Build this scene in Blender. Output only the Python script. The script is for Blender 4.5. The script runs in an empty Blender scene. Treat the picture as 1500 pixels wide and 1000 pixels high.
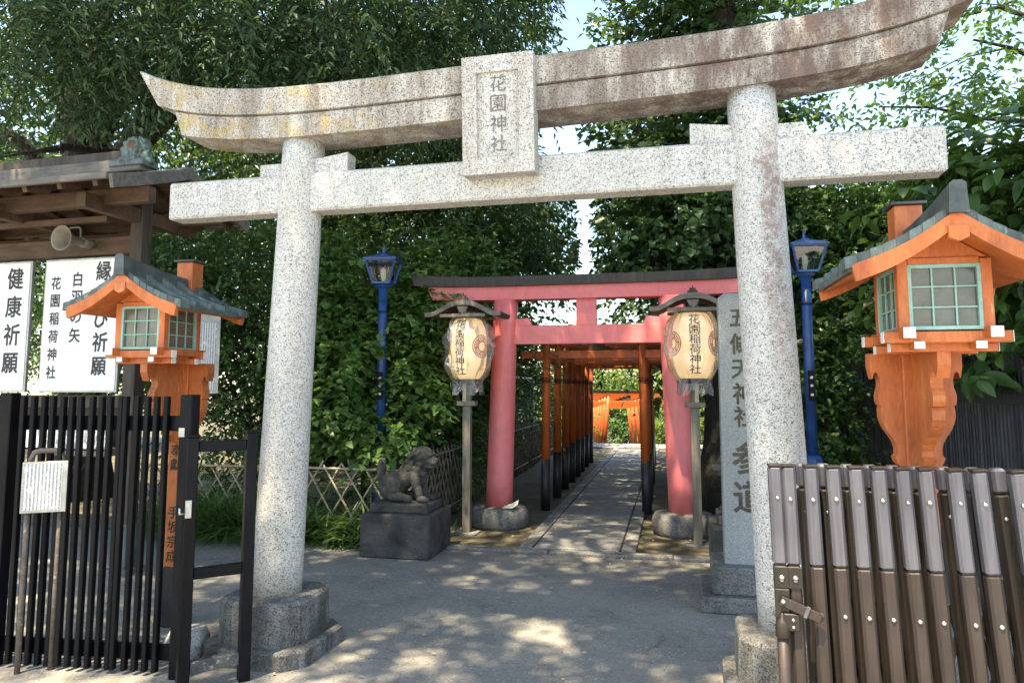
import bpy, bmesh, math, random
import numpy as np
from mathutils import Vector, Matrix, noise as mnoise

R = math.radians
random.seed(7)
sc = bpy.context.scene
col = sc.collection

# ------------------------------------------------------------------ camera
cam_d = bpy.data.cameras.new('camera')
cam = bpy.data.objects.new('camera', cam_d); col.objects.link(cam)
cam.location = (0, 0, 1.55)
cam.rotation_euler = (R(90) + math.atan(106 / 1060), 0, R(12.5))
cam_d.sensor_width = 36
cam_d.lens = 36 * 1060 / 1500
cam_d.shift_y = -40 / 1500
cam_d.clip_start = .05
cam_d.clip_end = 2000
sc.camera = cam

# ------------------------------------------------------------------ sky, sun, exposure
SUN_EL, SUN_AZ = 67, 203            # degrees; azimuth from +Y towards +X
world = bpy.data.worlds.new('World'); sc.world = world
world.use_nodes = True
wn = world.node_tree
bg = wn.nodes['Background']
sky = wn.nodes.new('ShaderNodeTexSky')
sky.sky_type = 'NISHITA'
sky.sun_disc = False
sky.sun_elevation = R(SUN_EL)
sky.sun_rotation = R(SUN_AZ)
sky.air_density = 1.0
sky.dust_density = 0.7
sky.ozone_density = 3.5
wn.links.new(sky.outputs[0], bg.inputs[0])
bg.inputs[1].default_value = 0.15
sl = bpy.data.lights.new('sun', 'SUN')
sl.energy = 4.4
sl.angle = R(0.53)
sl.color = (1, .90, .76)
sun = bpy.data.objects.new('sun', sl); col.objects.link(sun)
tosun = Vector((math.sin(R(SUN_AZ)) * math.cos(R(SUN_EL)), math.cos(R(SUN_AZ)) * math.cos(R(SUN_EL)), math.sin(R(SUN_EL))))
sun.rotation_euler = tosun.to_track_quat('Z', 'Y').to_euler()
sun.location = tosun * 60
vs = sc.view_settings
vs.view_transform = 'Standard'; vs.look = 'None'; vs.gamma = 1; vs.use_curve_mapping = False
vs.exposure = 2.08
vs.use_white_balance = True
vs.white_balance_temperature = 8300
vs.white_balance_tint = 6
cy = sc.cycles
cy.max_bounces = 6; cy.diffuse_bounces = 3; cy.glossy_bounces = 2; cy.transmission_bounces = 4; cy.transparent_max_bounces = 8
cy.use_denoising = True
cy.caustics_reflective = False; cy.caustics_refractive = False
cy.sample_clamp_indirect = 6


# ------------------------------------------------------------------ glyphs (made while the scene is still small)
GLY = {}
def prepare_glyphs(jobs):
    obs = []
    for ch, off in jobs:
        cu = bpy.data.curves.new('glyph', 'FONT')
        cu.body = ch; cu.size = 1; cu.offset = off; cu.resolution_u = 2
        cu.align_x = 'CENTER'
        ob = bpy.data.objects.new('glyph', cu); col.objects.link(ob); obs.append(ob)
    dg = bpy.context.evaluated_depsgraph_get()
    for (ch, off), ob in zip(jobs, obs):
        me = ob.evaluated_get(dg).to_mesh()
        v = [(p.co.x, p.co.y) for p in me.vertices]
        f = [tuple(p.vertices) for p in me.polygons]
        if v:
            xs = [a for a, b in v]; ys = [b for a, b in v]
            cx, cy_ = (min(xs) + max(xs)) / 2, (min(ys) + max(ys)) / 2
            s = 1 / max(max(xs) - min(xs), max(ys) - min(ys))
            v = [((a - cx) * s, (b - cy_) * s) for a, b in v]
        GLY[(ch, off)] = (v, f)
        ob.evaluated_get(dg).to_mesh_clear()
    for ob in obs:
        cu = ob.data
        bpy.data.objects.remove(ob); bpy.data.curves.remove(cu)
BOLD, MED, THIN = .024, .013, .0
jobs = set()
for ch in '縁結び祈願白羽の矢花園稲荷神社健康五條天参道奉納獻手坂宗成': jobs.add((ch, 0.0))
prepare_glyphs(sorted(jobs))


# ------------------------------------------------------------------ mesh helpers
def chbox(c, s, ch=.004):
    """box with chamfered edges, centre c, full size s"""
    hx, hy, hz = s[0] / 2, s[1] / 2, s[2] / 2
    ch = min(ch, hx * .45, hy * .45, hz * .45)
    V, idx = [], {}
    for sx in (-1, 1):
        for sy in (-1, 1):
            for sz in (-1, 1):
                for a in range(3):
                    p = [sx * hx, sy * hy, sz * hz]
                    for b in range(3):
                        if b != a: p[b] -= (sx, sy, sz)[b] * ch
                    idx[(sx, sy, sz, a)] = len(V)
                    V.append((c[0] + p[0], c[1] + p[1], c[2] + p[2]))
    F = []
    for a in range(3):
        o = [b for b in range(3) if b != a]
        for s_ in (-1, 1):
            q = []
            for (u, w) in ((-1, -1), (1, -1), (1, 1), (-1, 1)):
                k = [0, 0, 0]; k[a] = s_; k[o[0]] = u; k[o[1]] = w
                q.append(idx[(k[0], k[1], k[2], a)])
            F.append(q)
    for a in range(3):
        o = [b for b in range(3) if b != a]
        for u in (-1, 1):
            for w in (-1, 1):
                q = []
                for (s_, f) in ((-1, 0), (1, 0), (1, 1), (-1, 1)):
                    k = [0, 0, 0]; k[a] = s_; k[o[0]] = u; k[o[1]] = w
                    q.append(idx[(k[0], k[1], k[2], o[f])])
                F.append(q)
    for sx in (-1, 1):
        for sy in (-1, 1):
            for sz in (-1, 1):
                F.append([idx[(sx, sy, sz, a)] for a in range(3)])
    return V, F

class MB:
    def __init__(s): s.v = []; s.f = []; s.sm = []
    def add(s, V, F, M=None, smooth=False):
        n = len(s.v)
        if M is not None: V = [tuple(M @ Vector(p)) for p in V]
        s.v += [tuple(p) for p in V]
        for i, f in enumerate(F):
            s.f.append(tuple(n + k for k in f))
            s.sm.append(smooth if isinstance(smooth, bool) else smooth[i])
        return s
    def box(s, c, size, ch=.004, M=None):
        return s.add(*chbox(c, size, ch), M=M)
    def bar(s, p0, p1, w, h, ch=.003, up=(0, 0, 1)):
        """rectangular bar from p0 to p1; w across, h along up"""
        p0, p1 = Vector(p0), Vector(p1)
        d = p1 - p0; L = d.length; d.normalize()
        u = Vector(up); x = d.cross(u)
        if x.length < 1e-4: u = Vector((0, 1, 0)); x = d.cross(u)
        x.normalize(); u = x.cross(d)
        M = Matrix((x, d, u)).transposed().to_4x4(); M.translation = (p0 + p1) / 2
        return s.box((0, 0, 0), (w, L, h), ch, M)
    def tube(s, pts, rad, n=8, caps=True, smooth=True):
        pts = [Vector(p) for p in pts]
        if not hasattr(rad, '__len__'): rad = [rad] * len(pts)
        V, F, S = [], [], []
        ref = None
        for i, p in enumerate(pts):
            d = (pts[min(i + 1, len(pts) - 1)] - pts[max(i - 1, 0)]).normalized()
            if ref is None: ref = Vector((0, 0, 1)) if abs(d.z) < .9 else Vector((0, 1, 0))
            a = d.cross(ref).normalized(); b = a.cross(d).normalized(); ref = b
            for k in range(n):
                t = 2 * math.pi * k / n
                V.append(tuple(p + (a * math.cos(t) + b * math.sin(t)) * rad[i]))
        for i in range(len(pts) - 1):
            for k in range(n):
                F.append((i * n + k, i * n + (k + 1) % n, (i + 1) * n + (k + 1) % n, (i + 1) * n + k)); S.append(smooth)
        if caps:
            F.append(tuple(range(n - 1, -1, -1))); S.append(False)
            F.append(tuple((len(pts) - 1) * n + k for k in range(n))); S.append(False)
        return s.add(V, F, smooth=S)
    def lathe(s, prof, n=24, c=(0, 0, 0), smooth=True, caps=True, squash=1):
        V, F, S = [], [], []
        for r, z in prof:
            for k in range(n):
                t = 2 * math.pi * k / n
                V.append((c[0] + r * math.cos(t), c[1] + r * math.sin(t) * squash, c[2] + z))
        for i in range(len(prof) - 1):
            for k in range(n):
                F.append((i * n + k, i * n + (k + 1) % n, (i + 1) * n + (k + 1) % n, (i + 1) * n + k)); S.append(smooth)
        if caps:
            F.append(tuple(range(n - 1, -1, -1))); S.append(False)
            F.append(tuple((len(prof) - 1) * n + k for k in range(n))); S.append(False)
        return s.add(V, F, smooth=S)
    def loft(s, rings, smooth=False, caps=True, closed=True):
        n = len(rings[0]); V, F = [], []
        for r in rings: V += [tuple(p) for p in r]
        m = n if closed else n - 1
        for i in range(len(rings) - 1):
            for k in range(m):
                F.append((i * n + k, i * n + (k + 1) % n, (i + 1) * n + (k + 1) % n, (i + 1) * n + k))
        S = [smooth] * len(F)
        if caps:
            F.append(tuple(range(n - 1, -1, -1))); F.append(tuple((len(rings) - 1) * n + k for k in range(n))); S += [False, False]
        return s.add(V, F, smooth=S)
    def plate(s, outline, t, M=None):
        """outline in (x, z), extruded from y=-t/2 to t/2"""
        n = len(outline)
        V = [(x, -t / 2, z) for x, z in outline] + [(x, t / 2, z) for x, z in outline]
        F = [tuple(range(n)), tuple(range(2 * n - 1, n - 1, -1))]
        for k in range(n): F.append((k, k + n, (k + 1) % n + n, (k + 1) % n))
        return s.add(V, F, M=M)
    def ball(s, c, r, n=10, m=7, M=None):
        if not hasattr(r, '__len__'): r = (r, r, r)
        V = [(0, 0, 1)]; F = []
        for i in range(1, m):
            a = math.pi * i / m
            for k in range(n):
                t = 2 * math.pi * k / n
                V.append((math.sin(a) * math.cos(t), math.sin(a) * math.sin(t), math.cos(a)))
        V.append((0, 0, -1))
        for k in range(n): F.append((0, 1 + k, 1 + (k + 1) % n))
        for i in range(m - 2):
            for k in range(n):
                F.append((1 + i * n + k, 1 + (i + 1) * n + k, 1 + (i + 1) * n + (k + 1) % n, 1 + i * n + (k + 1) % n))
        e = len(V) - 1
        for k in range(n): F.append((e, 1 + (m - 2) * n + (k + 1) % n, 1 + (m - 2) * n + k))
        T = Matrix.Translation(c) @ (M.to_4x4() if M is not None else Matrix.Identity(4)) @ Matrix.Diagonal((r[0], r[1], r[2], 1))
        return s.add(V, F, M=T, smooth=True)
    def glyph(s, ch, off, size, fn):
        """fn maps (x, z) in the glyph's plane to a point"""
        v, f = GLY[(ch, 0.0)]
        sh = [(0, 0)] if off < .001 else [(0, 0), (off, 0), (-off, 0), (0, off), (0, -off), (off * .7, off * .7), (-off * .7, -off * .7), (off * .7, -off * .7), (-off * .7, off * .7)]
        for k, (dx, dz) in enumerate(sh):
            P = [fn((x + dx) * size, (y + dz) * size) for x, y in v]
            s.add([(a, b - k * .00012, c) for a, b, c in P], f)
        return s
    def mesh(s, name):
        me = bpy.data.meshes.new(name)
        me.from_pydata(s.v, [], s.f)
        bm = bmesh.new(); bm.from_mesh(me)
        bmesh.ops.recalc_face_normals(bm, faces=bm.faces)
        for f, sm in zip(bm.faces, s.sm): f.smooth = sm
        bm.to_mesh(me); bm.free()
        return me
    def build(s, name, mat, parent=None, loc=None, rz=0):
        me = s.mesh(name)
        me.materials.append(mat)
        return link(name, me, parent, loc, rz)

def link(name, me, parent=None, loc=None, rz=0):
    o = bpy.data.objects.new(name, me); col.objects.link(o)
    if parent is not None: o.parent = parent
    if loc is not None: o.location = loc
    if rz: o.rotation_euler = (0, 0, rz)
    return o
def tag(o, label=None, cat=None, group=None, kind=None):
    if label: o['label'] = label
    if cat: o['category'] = cat
    if group: o['group'] = group
    if kind: o['kind'] = kind
    return o
def thing(name, label, cat, loc=(0, 0, 0), rz=0, group=None):
    o = bpy.data.objects.new(name, None); col.objects.link(o)
    o.empty_display_size = .1
    o.location = loc; o.rotation_euler = (0, 0, rz)
    return tag(o, label, cat, group)
def copy_tree(o, parent=None):
    c = o.copy(); col.objects.link(c)
    if parent is not None: c.parent = parent
    for ch in [k for k in bpy.data.objects if k.parent is o]:
        copy_tree(ch, c)
    return c
def rock(mb_v, amp, sc_):
    return [tuple(Vector(p) + mnoise.noise_vector(Vector(p) * sc_) * amp) for p in mb_v]


# ------------------------------------------------------------------ materials
def nodes(name):
    m = bpy.data.materials.new(name); m.use_nodes = True
    nt = m.node_tree; b = nt.nodes['Principled BSDF']
    return m, nt, b
def N(nt, t, **kw):
    n = nt.nodes.new(t)
    for k, v in kw.items(): setattr(n, k, v)
    return n
def pos(nt, scale=(1, 1, 1)):
    g = N(nt, 'ShaderNodeNewGeometry')
    mp = N(nt, 'ShaderNodeMapping'); mp.inputs['Scale'].default_value = scale
    nt.links.new(g.outputs['Position'], mp.inputs['Vector'])
    return mp.outputs[0]
def noise(nt, vec, scale, detail=4, rough=.55, dist=0):
    n = N(nt, 'ShaderNodeTexNoise')
    n.inputs['Scale'].default_value = scale; n.inputs['Detail'].default_value = detail
    n.inputs['Roughness'].default_value = rough; n.inputs['Distortion'].default_value = dist
    nt.links.new(vec, n.inputs['Vector'])
    return n.outputs[0]
def ramp(nt, fac, stops, interp='LINEAR'):
    r = N(nt, 'ShaderNodeValToRGB'); cr = r.color_ramp; cr.interpolation = interp
    while len(cr.elements) < len(stops): cr.elements.new(.5)
    for e, (p, c) in zip(cr.elements, stops):
        e.position = p; e.color = (c, c, c, 1) if not hasattr(c, '__len__') else (*c, 1)
    nt.links.new(fac, r.inputs[0])
    return r.outputs[0]
def mix(nt, fac, a, b, mode='MIX'):
    m = N(nt, 'ShaderNodeMix', data_type='RGBA', blend_type=mode)
    for sock, v in ((0, fac), (6, a), (7, b)):
        if hasattr(v, 'is_output'): nt.links.new(v, m.inputs[sock])
        elif sock == 0: m.inputs[0].default_value = v
        else: m.inputs[sock].default_value = (*v, 1)
    return m.outputs[2]
def math_(nt, op, a, b=0.0, c=None):
    m = N(nt, 'ShaderNodeMath', operation=op)
    for i, v in enumerate((a, b) if c is None else (a, b, c)):
        if hasattr(v, 'is_output'): nt.links.new(v, m.inputs[i])
        else: m.inputs[i].default_value = v
    return m.outputs[0]
def bump(nt, b, h, strength, dist=.01):
    n = N(nt, 'ShaderNodeBump'); n.inputs['Strength'].default_value = strength; n.inputs['Distance'].default_value = dist
    nt.links.new(h, n.inputs['Height']); nt.links.new(n.outputs[0], b.inputs['Normal'])

def pm(name, c1, c2, scale=6, rough=.6, stretch=(1, 1, 1), bmp=.25, bscale=None, metal=0, wear=None, wear_at=.62, spec=.5, coat=0, lo=.3, hi=.7, bdist=.006, grain=.22, grime=.28):
    """painted / wooden / metal surface: two tones by noise, optional worn patches, fine relief"""
    m, nt, b = nodes(name)
    v = pos(nt, stretch)
    n1 = noise(nt, v, scale, 6, .6)
    c = ramp(nt, n1, [(lo, c1), (hi, c2)])
    if wear:
        n2 = noise(nt, v, scale * 2.7, 8, .65)
        c = mix(nt, ramp(nt, n2, [(wear_at, 0), (wear_at + .06, 1)]), c, wear)
    c = mix(nt, 1.0, c, ramp(nt, noise(nt, v, scale * 7, 5, .7), [(.28, 1 - grain), (.62, 1.0)]), 'MULTIPLY')
    c = mix(nt, 1.0, c, ramp(nt, noise(nt, pos(nt), 1.9, 5, .7, .8), [(.34, 1 - grime), (.58, 1.0)]), 'MULTIPLY')
    nt.links.new(c, b.inputs['Base Color'])
    rr = ramp(nt, noise(nt, v, scale * 1.7, 3), [(.3, max(0, rough - .12)), (.7, min(1, rough + .1))])
    nt.links.new(rr, b.inputs['Roughness'])
    b.inputs['Metallic'].default_value = metal
    b.inputs['Specular IOR Level'].default_value = spec
    b.inputs['Coat Weight'].default_value = coat
    if bmp: bump(nt, b, noise(nt, v, bscale or scale * 6, 5), bmp, bdist)
    return m

def granite(name, light=.66, mid=.42, dark=.10, scale=95, stain=None, stain_amt=.0, lichen=0, lichen_x=None, red=None, tone=(1, 1, 1), moss=0, pstain=False):
    m, nt, b = nodes(name)
    v = pos(nt)
    vo = N(nt, 'ShaderNodeTexVoronoi'); vo.inputs['Scale'].default_value = scale
    nt.links.new(v, vo.inputs['Vector'])
    sep = N(nt, 'ShaderNodeSeparateColor'); nt.links.new(vo.outputs['Color'], sep.inputs[0])
    cl = noise(nt, v, scale * .35, 3)
    f = math_(nt, 'ADD', math_(nt, 'MULTIPLY', sep.outputs[0], .75), math_(nt, 'MULTIPLY', cl, .5))
    tn = lambda g: (g * tone[0], g * tone[1], g * tone[2])
    c = ramp(nt, f, [(.24, tn(dark)), (.37, tn(mid * .6)), (.47, tn(mid)), (.66, tn(light * .95)), (.92, tn(light * 1.12))])
    big = noise(nt, v, 1.7, 6, .65)
    c = mix(nt, ramp(nt, big, [(.35, .0), (.75, .35)]), c, tn(mid * .75))
    if stain:
        vst = pos(nt, (7, 7, .9))
        n2 = noise(nt, vst, 1.2, 7, .65)
        c = mix(nt, ramp(nt, n2, [(.38, 0), (.62, stain_amt)]), c, stain, 'MULTIPLY')
    if red:
        geo = N(nt, 'ShaderNodeNewGeometry'); sx = N(nt, 'ShaderNodeSeparateXYZ'); nt.links.new(geo.outputs['Position'], sx.inputs[0])
        side = ramp(nt, math_(nt, 'MULTIPLY_ADD', sx.outputs[0], .3, .62), [(.1, .12), (.75, 1)])
        n3 = noise(nt, pos(nt, (5, 5, 1.6)), 1.6, 7, .68)
        c = mix(nt, math_(nt, 'MULTIPLY', ramp(nt, n3, [(.36, 0), (.56, .9)]), side), c, red)
    if lichen:
        geo = N(nt, 'ShaderNodeNewGeometry'); sx = N(nt, 'ShaderNodeSeparateXYZ'); nt.links.new(geo.outputs['Position'], sx.inputs[0])
        side = ramp(nt, math_(nt, 'MULTIPLY_ADD', sx.outputs[0], -.3, .0), [(.25, .05), (.85, 1)])
        n4 = noise(nt, v, 5.5, 8, .72)
        c = mix(nt, math_(nt, 'MULTIPLY', ramp(nt, n4, [(.5, 0), (.6, lichen)]), side), c, (.34, .24, .045))
    if pstain:                                   # reddish run down the right pillar
        geo = N(nt, 'ShaderNodeNewGeometry'); sx = N(nt, 'ShaderNodeSeparateXYZ'); nt.links.new(geo.outputs['Position'], sx.inputs[0])
        wob = math_(nt, 'MULTIPLY', math_(nt, 'SUBTRACT', noise(nt, v, 9, 4), .5), .16)
        dx = math_(nt, 'ABSOLUTE', math_(nt, 'ADD', math_(nt, 'SUBTRACT', sx.outputs[0], math_(nt, 'MULTIPLY_ADD', sx.outputs[2], -.034, .60)), wob))
        k = math_(nt, 'MULTIPLY', ramp(nt, dx, [(.02, 1), (.075, 0)]), ramp(nt, math_(nt, 'MULTIPLY', sx.outputs[2], .25), [(.38, 0), (.55, .8), (.69, .8), (.74, 0)]))
        c = mix(nt, math_(nt, 'MULTIPLY', k, ramp(nt, noise(nt, v, 30, 4), [(.35, .2), (.6, 1)])), c, (.19, .12, .105))
    if moss:
        n5 = noise(nt, v, 3.1, 7, .7)
        c = mix(nt, ramp(nt, n5, [(.48, 0), (.66, moss)]), c, (.045, .045, .04))
    nt.links.new(c, b.inputs['Base Color'])
    b.inputs['Roughness'].default_value = .82
    b.inputs['Specular IOR Level'].default_value = .3
    bump(nt, b, math_(nt, 'ADD', math_(nt, 'MULTIPLY', sep.outputs[1], .5), noise(nt, v, 40, 4)), .35, .006)
    return m

M = {}
M['granite'] = granite('granite', .54, .41, .10, 190, stain=(.74, .73, .71), stain_amt=.5, tone=(1, .995, .98))
M['granite_pillar'] = granite('granite_pillar', .54, .41, .10, 190, stain=(.74, .73, .71), stain_amt=.45, lichen=.12, tone=(1, .995, .98), pstain=True)
M['granite_beam'] = granite('granite_beam', .53, .39, .10, 170, stain=(.40, .35, .31), stain_amt=.85, lichen=.6, red=(.10, .066, .058), tone=(1, .97, .92))
M['granite_plaque'] = granite('granite_plaque', .53, .41, .10, 190, stain=(.66, .60, .52), stain_amt=.7, lichen=.4)
M['granite_plinth'] = granite('granite_plinth', .24, .15, .04, 170, stain=(.35, .35, .34), stain_amt=.9, moss=.9)
M['granite_slab'] = granite('granite_slab', .30, .23, .11, 170, stain=(.6, .6, .58), stain_amt=.5)
M['granite_kerb'] = granite('granite_kerb', .26, .18, .08, 160, stain=(.6, .58, .52), stain_amt=.6)
M['stele'] = granite('stele_stone', .34, .28, .19, 300, tone=(.93, 1.0, 1.02), stain=(.8, .8, .78), stain_amt=.5)
M['base_stone'] = granite('base_stone', .18, .125, .05, 150, moss=.8)
M['dark_stone'] = pm('dark_stone', (.035, .035, .036), (.10, .10, .098), 5, .85, bmp=.7, bscale=55, wear=(.17, .165, .15), wear_at=.66, spec=.25, bdist=.012)
M['statue'] = pm('statue_stone', (.04, .04, .04), (.115, .11, .105), 7, .85, bmp=.8, bscale=70, wear=(.19, .18, .165), wear_at=.68, spec=.25, bdist=.012)
M['pink'] = pm('faded_red_paint', (.74, .16, .17), (.80, .215, .225), 2.5, .5, stretch=(1, 1, .35), bmp=.2, bscale=40, wear=(.64, .13, .14), wear_at=.64, grime=.16, grain=.12)
M['black_roof'] = pm('black_roof_sheet', (.02, .021, .024), (.045, .047, .052), 5, .5, stretch=(5, 1, 1), bmp=.3, bscale=30)
M['vermilion'] = pm('vermilion_wood', (.48, .09, .018), (.62, .135, .03), 4, .5, stretch=(3, 3, .25), bmp=.25, bscale=24, wear=(.24, .05, .018), wear_at=.64)
M['vermilion_far'] = pm('far_vermilion', (.55, .10, .02), (.63, .13, .025), 4, .5, stretch=(3, 3, .25), bmp=.2, bscale=24)  # slightly brighter vermilion without worn patches, for the far row
M['black_paint'] = pm('black_post_paint', (.012, .013, .018), (.03, .032, .04), 6, .5, stretch=(2, 2, .5), bmp=.25, wear=(.07, .068, .062), wear_at=.7)
M['gold_paint'] = pm('soot_ink', (.02, .012, .01), (.04, .02, .015), 9, .6, bmp=0)
M['orange'] = pm('orange_lantern_paint', (.46, .11, .028), (.62, .175, .05), 5, .6, stretch=(2, 2, .5), bmp=.25, bscale=50, wear=(.60, .30, .15), wear_at=.62, grain=.30, grime=.30)
M['white_paint'] = pm('white_end_paint', (.72, .70, .66), (.80, .79, .76), 12, .6, bmp=.1)
M['verdigris'] = pm('copper_sheet', (.06, .082, .08), (.14, .19, .18), 9, .6, stretch=(2.5, 2.5, .8), bmp=.4, bscale=40, metal=.25, wear=(.24, .35, .31), wear_at=.60)
M['verdigris_dark'] = pm('dark_copper_sheet', (.04, .05, .052), (.09, .112, .112), 9, .55, bmp=.4, bscale=40, metal=.25, wear=(.16, .24, .22), wear_at=.63)
M['teal'] = pm('teal_window_paint', (.20, .40, .36), (.28, .48, .43), 14, .5, bmp=.1)
M['pane'] = pm('frosted_pane', (.07, .066, .052), (.13, .122, .10), 9, .2, bmp=.12, bscale=14, spec=.6)
M['blue'] = pm('blue_lamp_paint', (.012, .055, .20), (.018, .085, .30), 7, .38, bmp=.2, bscale=45, wear=(.01, .03, .10), wear_at=.68)
M['blackmetal'] = pm('black_gate_paint', (.0035, .004, .006), (.008, .009, .012), 7, .42, stretch=(2, 2, .4), bmp=.25, bscale=35, wear=(.03, .03, .034), wear_at=.73, spec=.1)
M['rail_worn'] = pm('worn_rail', (.03, .03, .035), (.10, .105, .10), 14, .6, bmp=.4, wear=(.26, .26, .23), wear_at=.56)
M['oldwood'] = pm('old_brown_wood', (.05, .027, .016), (.13, .075, .045), 5, .75, stretch=(.6, 4, 4), bmp=.5, bscale=20)
M['darkwood'] = pm('dark_weathered_wood', (.03, .022, .018), (.085, .066, .055), 5, .8, stretch=(4, 4, .4), bmp=.5, bscale=22)
M['greywood'] = pm('grey_weathered_wood', (.11, .10, .08), (.24, .22, .18), 6, .85, stretch=(5, 5, .5), bmp=.6, bscale=25)
M['roofwood'] = pm('grey_roof_board', (.09, .08, .072), (.19, .175, .16), 6, .8, stretch=(.6, 5, 5), bmp=.5, bscale=24)
M['rooftop'] = pm('pale_sheet_roof', (.20, .19, .17), (.38, .37, .33), 4, .6, stretch=(.6, 3, 3), bmp=.3, bscale=22, metal=.1)
M['char'] = pm('charred_plank', (.008, .008, .010), (.028, .027, .03), 6, .7, stretch=(4, 4, .4), bmp=.6, bscale=22)
M['slatgrey'] = pm('dark_slat', (.035, .037, .046), (.075, .079, .092), 6, .65, stretch=(4, 4, .4), bmp=.4, bscale=25)
M['bamboo'] = pm('dry_bamboo', (.38, .30, .205), (.60, .49, .36), 10, .6, bmp=.3, wear=(.12, .09, .07), wear_at=.64)
M['bamboo_old'] = pm('old_bamboo', (.13, .108, .085), (.29, .24, .19), 10, .7, bmp=.3, wear=(.05, .045, .04), wear_at=.62)
M['board'] = pm('white_sign_face', (.70, .71, .74), (.76, .77, .80), 3, .45, bmp=.03, grain=.03, grime=.06)
M['aluminium'] = pm('aluminium_frame', (.36, .36, .35), (.50, .50, .49), 12, .45, bmp=.1, metal=.6)
M['ink'] = pm('black_ink', (.008, .008, .010), (.014, .014, .016), 10, .55, bmp=0)
M['carve'] = pm('carved_brown_stone', (.055, .05, .04), (.12, .105, .08), 30, .9, bmp=.2)  # brownish paint and dirt in the stele lettering
M['carve_pale'] = pm('carved_grey_stone', (.12, .115, .105), (.22, .21, .195), 40, .9, bmp=.2)
M['slat_brown'] = pm('bronze_anodised_slat', (.036, .027, .024), (.056, .043, .038), 8, .5, stretch=(6, 6, .3), bmp=.12, metal=.25, wear=(.08, .064, .056), wear_at=.74, spec=.4)
M['slat_silver'] = pm('silver_slat_tape', (.10, .10, .125), (.145, .145, .175), 10, .40, stretch=(8, 8, .3), bmp=.12, metal=.4, wear=(.12, .12, .145), wear_at=.66)
M['slat_back'] = pm('dark_bronze_slat', (.018, .0135, .011), (.032, .024, .019), 8, .45, stretch=(6, 6, .3), bmp=.1, metal=.3)
M['steel'] = pm('steel_bolt', (.45, .45, .45), (.62, .62, .60), 20, .28, bmp=.05, metal=.9)
M['rust'] = pm('rusty_pipe', (.06, .05, .047), (.16, .13, .11), 14, .7, bmp=.5, wear=(.30, .28, .26), wear_at=.60)
M['paper'] = None
M['bark'] = pm('bark', (.012, .010, .008), (.036, .029, .023), 4, .9, stretch=(3, 3, .7), bmp=1.0, bscale=16, bdist=.04)
M['soil'] = pm('mossy_soil', (.075, .066, .038), (.16, .135, .09), 2.2, .95, bmp=.6, bscale=40, wear=(.06, .065, .028), wear_at=.58)
M['crate'] = pm('loudspeaker_shell', (.17, .145, .11), (.25, .215, .165), 6, .6, bmp=.1)
M['mesh'] = pm('green_wire', (.02, .10, .075), (.03, .14, .10), 9, .5, bmp=0)
M['red_ink'] = pm('red_emblem_ink', (.50, .035, .03), (.56, .05, .04), 9, .6, bmp=0)

def asphalt():
    m, nt, b = nodes('asphalt')
    v = pos(nt)
    fine = noise(nt, v, 60, 6, .85)
    mid = noise(nt, v, 22, 6, .7)
    big = noise(nt, v, .9, 6, .6, .4)
    c = ramp(nt, fine, [(.33, (.075, .072, .066)), (.47, (.19, .184, .172)), (.56, (.235, .228, .213)), (.70, (.42, .41, .385))])
    c = mix(nt, ramp(nt, mid, [(.38, 0), (.72, .6)]), c, (.11, .108, .102))
    c = mix(nt, ramp(nt, noise(nt, v, 2.6, 7, .7, .6), [(.52, 0), (.66, .45)]), c, (.06, .06, .06))
    c = mix(nt, ramp(nt, big, [(.38, 0), (.68, .6)]), c, (.27, .26, .24))
    vo = N(nt, 'ShaderNodeTexVoronoi', feature='DISTANCE_TO_EDGE'); vo.inputs['Scale'].default_value = .75
    wv = N(nt, 'ShaderNodeMix', data_type='VECTOR'); wv.inputs[0].default_value = .22
    nz = N(nt, 'ShaderNodeTexNoise'); nz.inputs['Scale'].default_value = 5; nz.inputs['Detail'].default_value = 10
    nt.links.new(v, nz.inputs['Vector'])
    nt.links.new(v, wv.inputs[4]); nt.links.new(nz.outputs['Color'], wv.inputs[5])
    nt.links.new(wv.outputs[1], vo.inputs['Vector'])
    ag = N(nt, 'ShaderNodeTexVoronoi'); ag.inputs['Scale'].default_value = 55; nt.links.new(v, ag.inputs['Vector'])
    agc = N(nt, 'ShaderNodeSeparateColor'); nt.links.new(ag.outputs['Color'], agc.inputs[0])
    c = mix(nt, math_(nt, 'MULTIPLY', ramp(nt, agc.outputs[0], [(.80, 0), (.84, .55)]), ramp(nt, ag.outputs['Distance'], [(.25, 1), (.4, 0)])), c, (.42, .41, .39))
    c = mix(nt, math_(nt, 'MULTIPLY', ramp(nt, agc.outputs[1], [(.80, 0), (.84, .6)]), ramp(nt, ag.outputs['Distance'], [(.25, 1), (.4, 0)])), c, (.05, .05, .048))
    crack = math_(nt, 'MULTIPLY', ramp(nt, vo.outputs['Distance'], [(.0012, 1), (.0035, 0)]), ramp(nt, noise(nt, v, .8, 2), [(.5, 0), (.56, 1)]))
    c = mix(nt, math_(nt, 'MULTIPLY', crack, .5), c, (.02, .02, .02))
    nt.links.new(c, b.inputs['Base Color'])
    b.inputs['Roughness'].default_value = .9; b.inputs['Specular IOR Level'].default_value = .3
    bump(nt, b, math_(nt, 'SUBTRACT', math_(nt, 'ADD', fine, mid), crack), .6, .006)
    return m
M['asphalt'] = asphalt()
M['concrete'] = pm('bounce_concrete', (.44, .43, .41), (.52, .51, .49), 2.5, .9, bmp=.3, bscale=60)  # albedo raised so the unseen paving bounces more sun

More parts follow.
